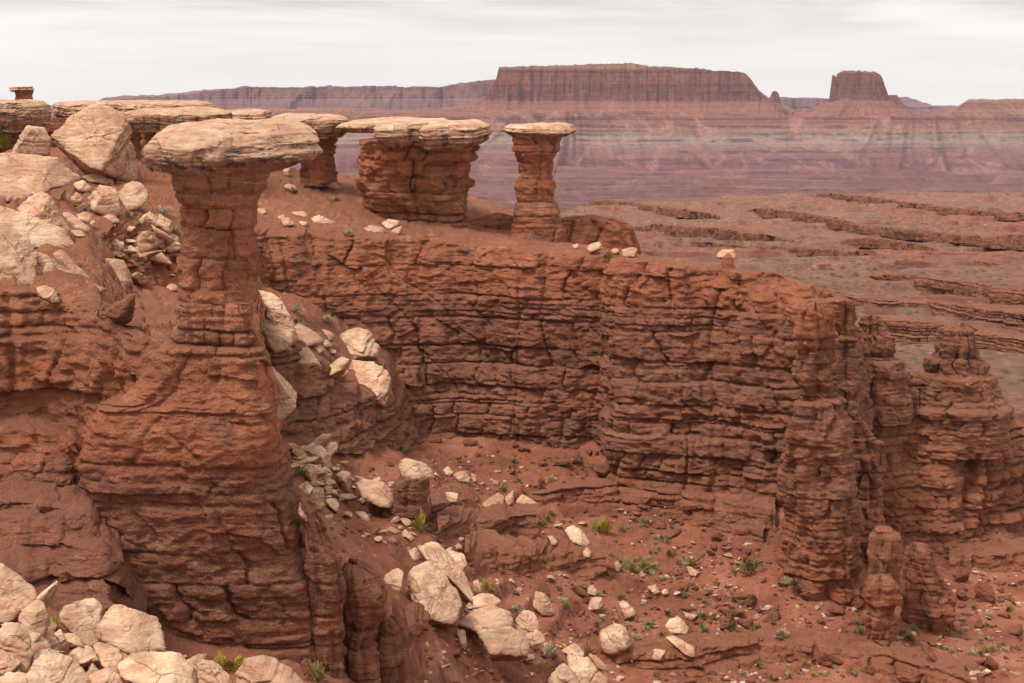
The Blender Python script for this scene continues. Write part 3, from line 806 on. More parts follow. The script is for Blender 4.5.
# long fin wall behind the front pillar
wall('cliff_wall', [(30, 95, 238, 93, 300, .09), (75, 96, 237, 94, 300, .10), (120, 100, 235, 97, 310, .12), (190, 108, 234, 106, 330, .14), (262, 116, 236, 112, 440, .15), (330, 119, 237, 113, 452, .14), (400, 120, 240, 114.5, 446, .11),
                    (460, 120, 247, 115, 460, .1), (540, 118, 253, 114.5, 462, .0), (600, 116.5, 258, 113.5, 470, -.06), (622, 113, 262, 108.5, 510, -.08), (680, 111.5, 268, 107, 535, -.12),
                    (700, 112, 270, 106.5, 540, -.12), (760, 109, 275, 104, 570, -.15), (800, 108, 284, 105, 590, -.15), (830, 109.5, 292, 106.5, 600, -.2), (848, 113, 306, 110, 575, -.2), (862, 120, 330, 117, 560, -.2)],
     'long bedded red cliff wall running behind the front capped pillar to the narrow spire', seed=1, back=26, big=.75)
# the wall that closes the view behind the spire
wall('cliff_wall', [(838, 121.5, 352, 117, 575, -.3), (860, 121, 356, 116.5, 572, -.3), (880, 121, 362, 116.5, 570, -.3), (896, 121.5, 366, 116.5, 568, -.3), (908, 122, 374, 117, 566, -.3), (922, 122, 376, 117, 565, -.3), (950, 121.5, 384, 117, 564, -.3),
                    (990, 122, 390, 117.5, 563, -.3), (1010, 123.5, 405, 118.5, 562, -.3), (1026, 124.5, 428, 120, 560, -.3), (1060, 125, 440, 121, 560, -.3), (1130, 126, 446, 122, 560, -.3)],
     'blocky red wall under the thick stacked knob behind the narrow spire', seed=2, back=8, big=.6, shoulder=.5, flute=1.0)
# bench and cliff that carry the boulder slope
wall('cliff_wall', [(-190, 62, 292, 60, 470, .02), (-60, 67, 292, 64.5, 475, .035), (0, 69, 291, 66.5, 490, .045), (45, 70, 293, 67, 500, .045), (72, 69.5, 298, 66, 520, .02), (90, 69, 306, 65.5, 540, -.03), (104, 67.8, 318, 65, 560, -.07), (122, 66.5, 336, 64.5, 560, -.085), (170, 66.5, 340, 64.5, 600, -.085), (232, 76, 312, 68, 600, -.06), (262, 84, 330, 76, 560, -.1)],
     'red cliff below the heap of pale boulders, joined to the front pillar', seed=3, back=72, big=.45, shoulder=.5, bench_rough=.35, bench_step=.6)

for k, (yt, yb, top, bot, xe) in enumerate([(65.3, 64.6, 432, 476, 92), (63.6, 62.8, 478, 508, 100), (62.0, 61.0, 506, 536, 108), (60.4, 59.4, 540, 568, 118), (58.8, 57.8, 572, 606, 128)]):
    o = wall('rock_ledge', [(-180, yt, top - 10, yb, bot + 8, .12), (-70, yt, top - 4, yb, bot + 8, .12), (0, yt + .3 * (k % 2), top, yb, bot + 8, .12), (45, yt + .4, top + 4, yb + .3, bot + 8, .12), (xe - 18, yt + .6, top + 10, yb + .6, bot + 10, .12), (xe, yt + 1.6, top + 22, yb + 1.4, bot + 18, .12), (xe + 22, yt + 3.2, top + 40, yb + 3.2, bot + 40, .12)],
             '', step=.07, seed=60 + k, back=2.6, big=.45, amp=.75, shoulder=.35, ledge=1.2, bench_rough=.3)
    tag(o, ('uppermost', 'second', 'middle', 'fourth', 'lowest')[k] + ' of the five maroon rock steps below the near red cliff', 'rock ledge', 'maroon rock steps')

wall('cliff_wall', [(225, 97, 325, 94, 440, .1), (262, 98.5, 334, 95, 446, .1), (295, 100, 344, 96, 450, .1), (330, 102, 368, 97, 452, .12), (365, 104.5, 392, 99.5, 454, .14), (390, 107.5, 401, 104.5, 454, .16), (408, 111, 412, 108.5, 456, .12), (422, 115, 428, 113.5, 456, .1)],
     'dark broken ledge carrying cream boulders between front pillar and long cliff', seed=8, back=13, big=.6, amp=1.2, shoulder=.3, bench_rough=.25)

# front pillar
fp = hoodoo('rock_pillar', 67, 'tall front pillar topped by one broad pale slab', seed=11, ratio=.9, amp=.55, big=.14, step=.06, flute=.0, joint=.75,
            column=[(165, 172, 272), (172, 174, 268), (185, 175, 264), (205, 178, 259), (235, 180, 256), (262, 181, 257), (303, 178, 256), (306, 178, 255)],
            caps=[([(125, 178, 290), (129, 162, 308), (136, 154, 318), (147, 152, 321), (155, 153, 316), (160, 158, 300), (165, 166, 284), (169, 174, 272)], 67, dict(tilt=.11, ratio=.85, rag=.5, step=.07))])
tower_mesh('base', [(303, 177, 256), (320, 174, 259), (343, 168, 263), (348, 160, 265), (380, 150, 270), (396, 132, 272), (402, 106, 273), (425, 92, 276), (455, 86, 280), (475, 90, 284), (500, 98, 290), (550, 110, 301), (600, 120, 313), (640, 124, 320), (680, 122, 326)],
           66, M_RED, fp, ratio=.55, seed=14, amp=.72, big=.3, step=.065, power=4.2, ledge=.85, flute=.12)
# broad capped stump and its neighbours on the rim
hoodoo('rock_pillar', 130, 'broad fractured stump under two overlapping pale slabs, beside the slender hoodoo', seed=21, ratio=.7, amp=.95, big=.45, step=.09, power=4.0, rag=.6,
       column=[(140, 360, 478), (151, 362, 476), (164, 363, 472), (185, 362, 467), (201, 363, 467), (215, 372, 464), (230, 376, 462)],
       caps=[([(119, 372, 446), (121, 350, 449), (125, 345, 449), (130, 352, 447)], 134, dict(tilt=.05, rag=.9, ratio=.7)),
             ([(122, 420, 480), (126, 412, 487), (134, 411, 489), (140, 414, 487), (147, 420, 474)], 127.5, dict(tilt=.08, rag=.6, ratio=1.0)),
             ([(121.5, 380, 428), (126, 374, 434), (133, 375, 436), (138, 379, 434), (144, 390, 428)], 127, dict(tilt=.1, rag=.5, ratio=1.0))])
hoodoo('rock_pillar', 128, 'slender hoodoo with a narrow waist and flat pale cap', seed=31, ratio=.95, amp=.45, big=.18, step=.075,
       column=[(134, 514, 563), (140, 513, 561), (154, 514, 558), (160, 517, 554), (168, 518, 552), (174, 520, 551), (186, 515, 555), (196, 516, 554), (203, 517, 554)],
       base=[(203, 515, 556), (212, 512, 559), (228, 511, 563), (250, 507, 568)],
       caps=[([(124.5, 510, 568), (127, 505, 575), (131, 504, 576.5), (135, 509, 572), (138.5, 513, 562)], 128, dict(tilt=.05, rag=.25, step=.07))])
hoodoo('rock_ridge', 131, 'low rounded red ridge on the stump side of the slender hoodoo', seed=39, ratio=.5, amp=.5, big=.3, rag=.3, cat='rock ridge',
       column=[(216, 482, 514), (221, 468, 520), (230, 463, 522), (256, 458, 526)])
hoodoo('rock_ridge', 130, 'low fluted red ridge running out from the slender hoodoo to a blunt end', seed=38, ratio=.45, amp=.6, big=.5, rag=.6, cat='rock ridge',
       column=[(218, 566, 612), (221, 560, 624), (230, 556, 631), (240, 554, 634), (256, 552, 636)])
hoodoo('rock_pillar', 137, 'short undercut pillar with thick cap seen beyond the front pillar', seed=41, ratio=.8, amp=.6, big=.3,
       column=[(134, 292, 340), (150, 297, 337), (165, 298, 338), (182, 300, 340)],
       caps=[([(115, 280, 340), (118, 270, 348), (124, 268, 350), (130, 276, 349), (137, 290, 342)], 136, dict(tilt=.06, rag=.5, ratio=.8))])
hoodoo('rock_ledge', 134, 'pale caprock ledge over a dark hollow beside the big tilted boulder', seed=45, ratio=.7, amp=.6, big=.3, cat='rock ledge',
       column=[(128, 140, 215), (145, 142, 215), (165, 138, 216)],
       caps=[([(109, 140, 225), (112, 128, 232), (118, 125, 234), (125, 128, 232), (131, 136, 222)], 131, dict(tilt=.05, rag=.5, ratio=.75))])
hoodoo('rock_ledge', 143, 'flat caprock shelf between the front pillar cap and the undercut pillar', seed=49, ratio=.6, amp=.6, big=.3, cat='rock ledge',
       column=[(122, 210, 268), (140, 210, 270), (160, 205, 275)],
       caps=[([(111, 214, 266), (113, 205, 270), (118, 204, 272), (124, 210, 268)], 142, dict(tilt=.04, rag=.5, ratio=.7))])
hoodoo('rock_ledge', 146, 'dark streaked rim ledge with a deep shadowed recess under it', seed=53, ratio=.5, amp=.6, big=.3, cat='rock ledge',
       column=[(126, -60, 42), (140, -60, 40), (160, -60, 45)],
       caps=[([(101, -60, 40), (104, -68, 45), (112, -70, 47), (124, -70, 47), (131, -62, 42)], 145, dict(tilt=.045, rag=.6, ratio=.6))])
hoodoo('rock_ledge', 152, 'thinner rim ledge showing behind the peak of the tilted boulder', seed=57, ratio=.5, amp=.6, big=.3, cat='rock ledge',
       column=[(118, 48, 150), (135, 46, 150), (160, 45, 150)],
       caps=[([(102, 54, 205), (104, 47, 210), (112, 46, 212), (120, 50, 205)], 152, dict(tilt=.03, rag=.6, ratio=.5))])
hoodoo('rock_table', 150, 'small dark rock table on the skyline beside a tiny gap', seed=61, ratio=.8, amp=.2, big=.05, cat='rock table', step=.1,
       column=[(90, 16, 33), (94, 16, 32), (102, 14, 33)],
       caps=[([(87, 10, 34), (90, 9, 34), (92, 13, 33)], 150, dict(tilt=.0, rag=.2))])

hoodoo('rock_stub', 112, 'small red neck under the perched pale boulder', seed=63, ratio=.9, amp=.25, big=.1, step=.07, cat='rock stub', column=[(257, 724, 732), (262, 722, 733), (268, 721, 735), (274, 718, 740), (286, 712, 746)])

# narrow spire at the end of the fin, its companions and stubs
hoodoo('rock_pillar', 98.5, 'narrow knobbly spire at the near end of the long cliff', seed=71, ratio=.95, amp=.8, big=.4, step=.075, rag=.5,
       column=[(303, 803, 826), (312, 800, 829), (330, 800, 832), (345, 801, 831), (352, 803, 829), (360, 802, 830), (376, 800, 828), (390, 806, 830), (400, 808, 835)],
       base=[(400, 805, 842), (410, 803, 845), (432, 796, 848), (460, 793, 851), (497, 788, 855), (530, 787, 862), (571, 784, 858), (605, 786, 862), (622, 792, 858)])
hoodoo('rock_pillar', 104, 'lumpy column pressed against the back of the narrow spire', seed=75, ratio=.9, amp=.8, big=.4, step=.085, rag=.4,
       column=[(300, 834, 850), (320, 832, 854), (361, 833, 853), (375, 832, 857), (408, 836, 860), (440, 842, 876), (470, 850, 882), (520, 852, 888), (560, 850, 890)])
hoodoo('rock_pillar', 122.5, 'thick stacked knob rising behind the narrow spire', seed=81, ratio=.7, amp=.8, big=.3, step=.085, rag=.3,
       column=[(326, 950, 970), (329, 941, 977), (345, 938, 979), (357, 936, 979), (359, 928, 984), (373, 926, 989), (376, 920, 996), (402, 917, 1003), (406, 908, 1008), (450, 902, 1014)])
hoodoo('rock_pillar', 121, 'squat ledgy tower between the spire and the stacked knob', seed=85, ratio=.8, amp=.8, big=.3, step=.085, rag=.3,
       column=[(317, 864, 880), (324, 860, 886), (334, 858, 888), (336, 857, 896), (350, 856, 898), (358, 858, 896), (360, 856, 904), (374, 856, 906), (420, 852, 912)])
hoodoo('rock_stub', 93.5, 'rounded red block leaning on the foot of the spire', seed=91, rag=.28, ratio=.9, amp=.3, big=.15, step=.07, cat='rock stub',
       column=[(530, 872, 892), (536, 867, 900), (555, 865, 902), (568, 868, 896), (600, 866, 898)])
hoodoo('rock_stub', 91.5, 'little layered hoodoo standing before the spire', seed=95, rag=.28, ratio=.9, amp=.45, big=.12, step=.065, cat='rock stub',
       column=[(578, 872, 890), (584, 868, 896), (600, 867, 899), (620, 866, 898), (636, 869, 892), (648, 872, 890)])
hoodoo('rock_stub', 96, 'ledgy red stub beside the little layered hoodoo', seed=97, rag=.28, ratio=.8, amp=.6, big=.2, step=.07, cat='rock stub',
       column=[(546, 905, 928), (552, 900, 932), (570, 902, 936), (590, 900, 948), (612, 898, 953), (628, 902, 952)])
# red knobs at the foot of the front pillar
hoodoo('rock_stub', 67, 'dark red knob with a heavy head by the front pillar foot', seed=101, rag=.28, ratio=.9, amp=.4, big=.2, step=.065, cat='rock stub',
       column=[(562, 345, 362), (572, 340, 376), (590, 338, 388), (606, 340, 390), (618, 344, 382), (640, 340, 372), (690, 336, 378)])
hoodoo('rock_stub', 68.5, 'pair of upright red slabs next to the knob', seed=103, rag=.28, ratio=.8, amp=.4, big=.15, step=.065, cat='rock stub',
       column=[(616, 376, 392), (628, 372, 400), (650, 370, 401), (690, 366, 404)])
hoodoo('rock_stub', 65, 'low block of red rock wedged between pillar and knob', seed=105, rag=.28, ratio=.8, amp=.4, big=.15, step=.065, cat='rock stub',
       column=[(500, 296, 312), (520, 298, 322), (560, 304, 338), (600, 308, 340), (640, 312, 344), (690, 310, 346)])
hoodoo('rock_stub', 92, 'layered red plinth under the oval hat boulder', seed=107, ratio=.9, amp=.35, big=.12, step=.07, cat='rock stub',
       column=[(476, 400, 430), (484, 394, 428), (500, 392, 427), (512, 390, 430)])
# ------------------------------------------------------------------ loose rock: placed where the sight line meets the big rock built above
bpy.context.view_layer.update()
DG = bpy.context.evaluated_depsgraph_get()


def hit(px, py):
    d = Vector(P(px, py, 1.0)).normalized()
    ok, loc, n, _, ob, _ = scene.ray_cast(DG, Vector((0, 0, 0)), d)
    return (loc, n, ob) if ok else (None, None, None)


def outcrop(pts, label, seed, amp=.7):
    rows = []
    hs = [hit(min(max(px, 2), 1022), min(pb, 681)) for px, pt, pb in pts]
    ys = [h[0].y for h in hs if h[0] and h[2].name.startswith('ground')] or [h[0].y for h in hs if h[0]]
    med = float(np.median(ys))
    for (px, pt, pb), h in zip(pts, hs):
        Y = float(np.clip(h[0].y if h[0] else med, med - 4, med + 4))
        if pb > 681: Y -= (pb - 681) * .16
        rows.append((px, Y + .5, pt, Y - .15, pb + 6, -.04))
    o = wall('rock_ledge', rows, label, step=.08, back=3.2, seed=seed, amp=amp, big=.3, shoulder=.25, bench_rough=.3, ledge=1.25)
    tag(o, label, 'rock ledge')


for k_, (pts_, lab_) in enumerate([
        ([(526, 500, 508), (545, 494, 508), (575, 488, 506), (630, 489, 507), (690, 497, 522), (730, 505, 529), (775, 513, 534)], 'long smooth red ledge along the foot of the long cliff'),
        ([(465, 552, 568), (485, 549, 574), (510, 555, 579), (550, 556, 576), (585, 554, 572), (606, 558, 566)], 'crumbly layered red ledge above the boulder heap'),
        ([(436, 528, 543), (455, 522, 546), (480, 524, 546), (515, 516, 540), (538, 516, 530)], 'dark red ledge carrying the white stones of the outcrop'),
        ([(402, 626, 640), (418, 620, 642), (440, 619, 640), (462, 622, 630)], 'thin bedded red ledge below the pyramid boulder'),
        ([(575, 660, 668), (600, 652, 668), (643, 656, 674), (700, 652, 677), (771, 645, 664), (830, 650, 665), (880, 656, 674), (930, 668, 690), (960, 680, 700)], 'low undercut red ledge along the bottom edge of the basin'),
        ([(655, 516, 524), (690, 520, 533), (730, 524, 540), (760, 530, 548)], 'dark overhanging lip of rock below the cliff buttress'),
        ([(375, 500, 512), (400, 506, 520), (440, 503, 518), (470, 500, 510)], 'broken red step in the rubble below the hat boulder'),
        ([(950, 560, 572), (985, 556, 572), (1030, 552, 570), (1080, 552, 570)], 'layered red step at the foot of the blocky wall')]):
    outcrop(pts_, lab_, 40 + k_)
bpy.context.view_layer.update()
DG = bpy.context.evaluated_depsgraph_get()

_ico = {}


def ico(level):
    if level not in _ico:
        bm = bmesh.new(); bmesh.ops.create_icosphere(bm, subdivisions=level, radius=1.0)
        V = np.array([v.co[:] for v in bm.verts]); Fc = np.array([[v.index for v in f.verts] for f in bm.faces]); bm.free()
        V /= np.linalg.norm(V, axis=1)[:, None]
        _ico[level] = (V, Fc)
    return _ico[level]


def hull2(pts):
    pts = sorted(map(tuple, pts))
    def half(ps):
        h = []
        for p in ps:
            while len(h) >= 2 and (h[-1][0] - h[-2][0]) * (p[1] - h[-2][1]) - (h[-1][1] - h[-2][1]) * (p[0] - h[-2][0]) <= 0: h.pop()
            h.append(p)
        return h[:-1]
    return np.array(half(pts) + half(pts[::-1]))


def rock_shape(planes, level, sharp, seed, size, bed=None, rough=1.0):
    """star-shaped rock: soft intersection of half spaces (normal, distance), chipped and bedded"""
    V, Fc = ico(level)
    N = np.array([p[0] for p in planes], float); D = np.array([p[1] for p in planes], float)
    N /= np.linalg.norm(N, axis=1)[:, None]
    q = np.maximum(V @ N.T, 0) / np.maximum(D, .02 * size)[None]
    r = 1 / (np.sum(q ** sharp, axis=1) ** (1 / sharp))
    p = V * r[:, None]
    s = size
    o = seed * 3.7
    a, b, c = p[:, 0] / s + o, p[:, 1] / s, p[:, 2] / s
    d = .05 * fbm(a * 1.5, b * 1.5, c * 1.5, 4) + .02 * fbm(a * 9, b * 9, c * 9, 3) - .04 * np.abs(fbm(a * 3, b * 3, c * 3 + 3, 3))
    if bed is not None:
        bd = np.asarray(bed, float); bd = bd / np.linalg.norm(bd)
        h = (p @ bd) / s + .05 * fbm(a * 1.2, b * 1.2, c * 1.2, 2)
        lat = 1 - np.abs(V @ bd) ** 2
        d = d + lat * (.045 * vnoise(h * 11, o, 1.) + .045 * np.round(1.5 * vnoise(h * 6, o + 9, 4.)) / 1.5 - .06 * np.exp(-((h * 5 + seed) % 1.0) / .08) * (vnoise(a * 2, b * 2, c * 2) > -.1))
        # a chipped sheet on the big bedding face
        chip = sstep(.0, .06, fbm(a * 1.6 + 4, b * 1.6, c * 1.6, 3))
        p = p - np.outer(chip * np.abs(V @ bd) ** 4 * .035 * s, bd) * np.sign(V @ bd)[:, None]
    p = p + V * (d * s * rough)[:, None]
    return p, Fc


def boulder(poly, label, seed, tilt=.75, deep=.75, Y=None, name='boulder', cat='boulder', mat=None, bed=None, sharp=34, group=None, dy=0.0, rough=1.0, front=None):
    """a boulder whose silhouette was measured in the photograph; real width, height, thickness and a real resting place"""
    pts = np.array([[float(v) for v in q.split(',')] for q in poly.split()])
    h = hull2(pts)
    rng = np.random.default_rng(seed * 13 + 5)
    cx, cy = (h[:, 0].min() + h[:, 0].max()) / 2, (h[:, 1].min() + h[:, 1].max()) / 2
    lowp = h[h[:, 1] > h[:, 1].max() - .18 * (np.ptp(h[:, 1]) + 1)]
    if Y is None:
        loc, n, ob = hit(np.clip(lowp[:, 0].mean(), 1, 1022), min(lowp[:, 1].max() - .6, 681))
        Y = loc.y if loc else 100.
        Y = min(Y, 145)
    w = np.ptp(h[:, 0]); hh = np.ptp(h[:, 1])
    half = deep * .5 * (.6 * w + .4 * hh) / F * Y
    Yc = Y + .55 * half + dy
    C = np.array(P(cx, cy, Yc)); sc = np.linalg.norm(C) / F
    fw = C / np.linalg.norm(C); rt = np.cross(fw, (0, 0, 1)); rt /= np.linalg.norm(rt); up = np.cross(rt, fw)
    size = .5 * (w + hh) * .5 * sc * 1.0
    q = np.stack([(h[:, 0] - cx) * sc, -(h[:, 1] - cy) * sc], 1)
    m = len(q); planes = []
    area2 = 0
    for i in range(m):
        a, b = q[i], q[(i + 1) % m]; e = b - a; L = np.hypot(*e)
        if L < 1e-6: continue
        n2 = np.array([e[1], -e[0]]) / L
        if n2 @ ((a + b) / 2) < 0: n2 = -n2
        dist = n2 @ a
        if n2[1] > .45: t = tilt * (.6 + .4 * n2[1]) + rng.uniform(-.08, .08); back = .55 * half
        elif n2[1] < -.3: t = rng.uniform(-.1, .3); back = 0
        else: t = rng.uniform(-.25, .45); back = .1 * half
        # local frame: right, up, toward the camera
        nn = np.array([n2[0] * math.cos(t), n2[1] * math.cos(t), math.sin(t)])
        pt = np.array([*((a + b) / 2), -back])
        dd = max(nn @ pt, .05 * size)
        if n2[1] < -.3: dd *= 1.14
        planes.append((nn, dd))
        if t > .3: planes.append((np.array([n2[0], n2[1], 0.]), dist * 1.0))
    for _ in range(3 if front is None else 1):
        nn = np.array([rng.uniform(-.6, .6), rng.uniform(.05, .65), 1.0]); nn /= np.linalg.norm(nn)
        planes.append((nn, half * rng.uniform(.62, .95)))
    for fr in (front or []):
        nn = np.array(fr[:3], float); nn /= np.linalg.norm(nn); planes.append((nn, half * fr[3]))
    for _ in range(3):
        nn = np.array([rng.uniform(-.6, .6), rng.uniform(-.4, .4), -1.0]); planes.append((nn / np.linalg.norm(nn), half * rng.uniform(.8, 1.0)))
    if bed is None: bed = (rng.uniform(-.35, .35), .85, tilt * .7)
    big = max(w, hh)
    p, Fc = rock_shape(planes, 6 if big > 48 else 5 if big > 22 else 4 if big > 9 else 3, sharp, seed, size, bed, rough)
    Wp = p[:, :1] * rt[None] + p[:, 1:2] * up[None] - p[:, 2:3] * fw[None]
    base = C + np.array([0, 0, Wp[:, 2].min()])
    o = mesh_obj(name, Wp - (base - C)[None], Fc, mat or M_SAND)
    o.location = base
    return tag(o, label, cat, group)


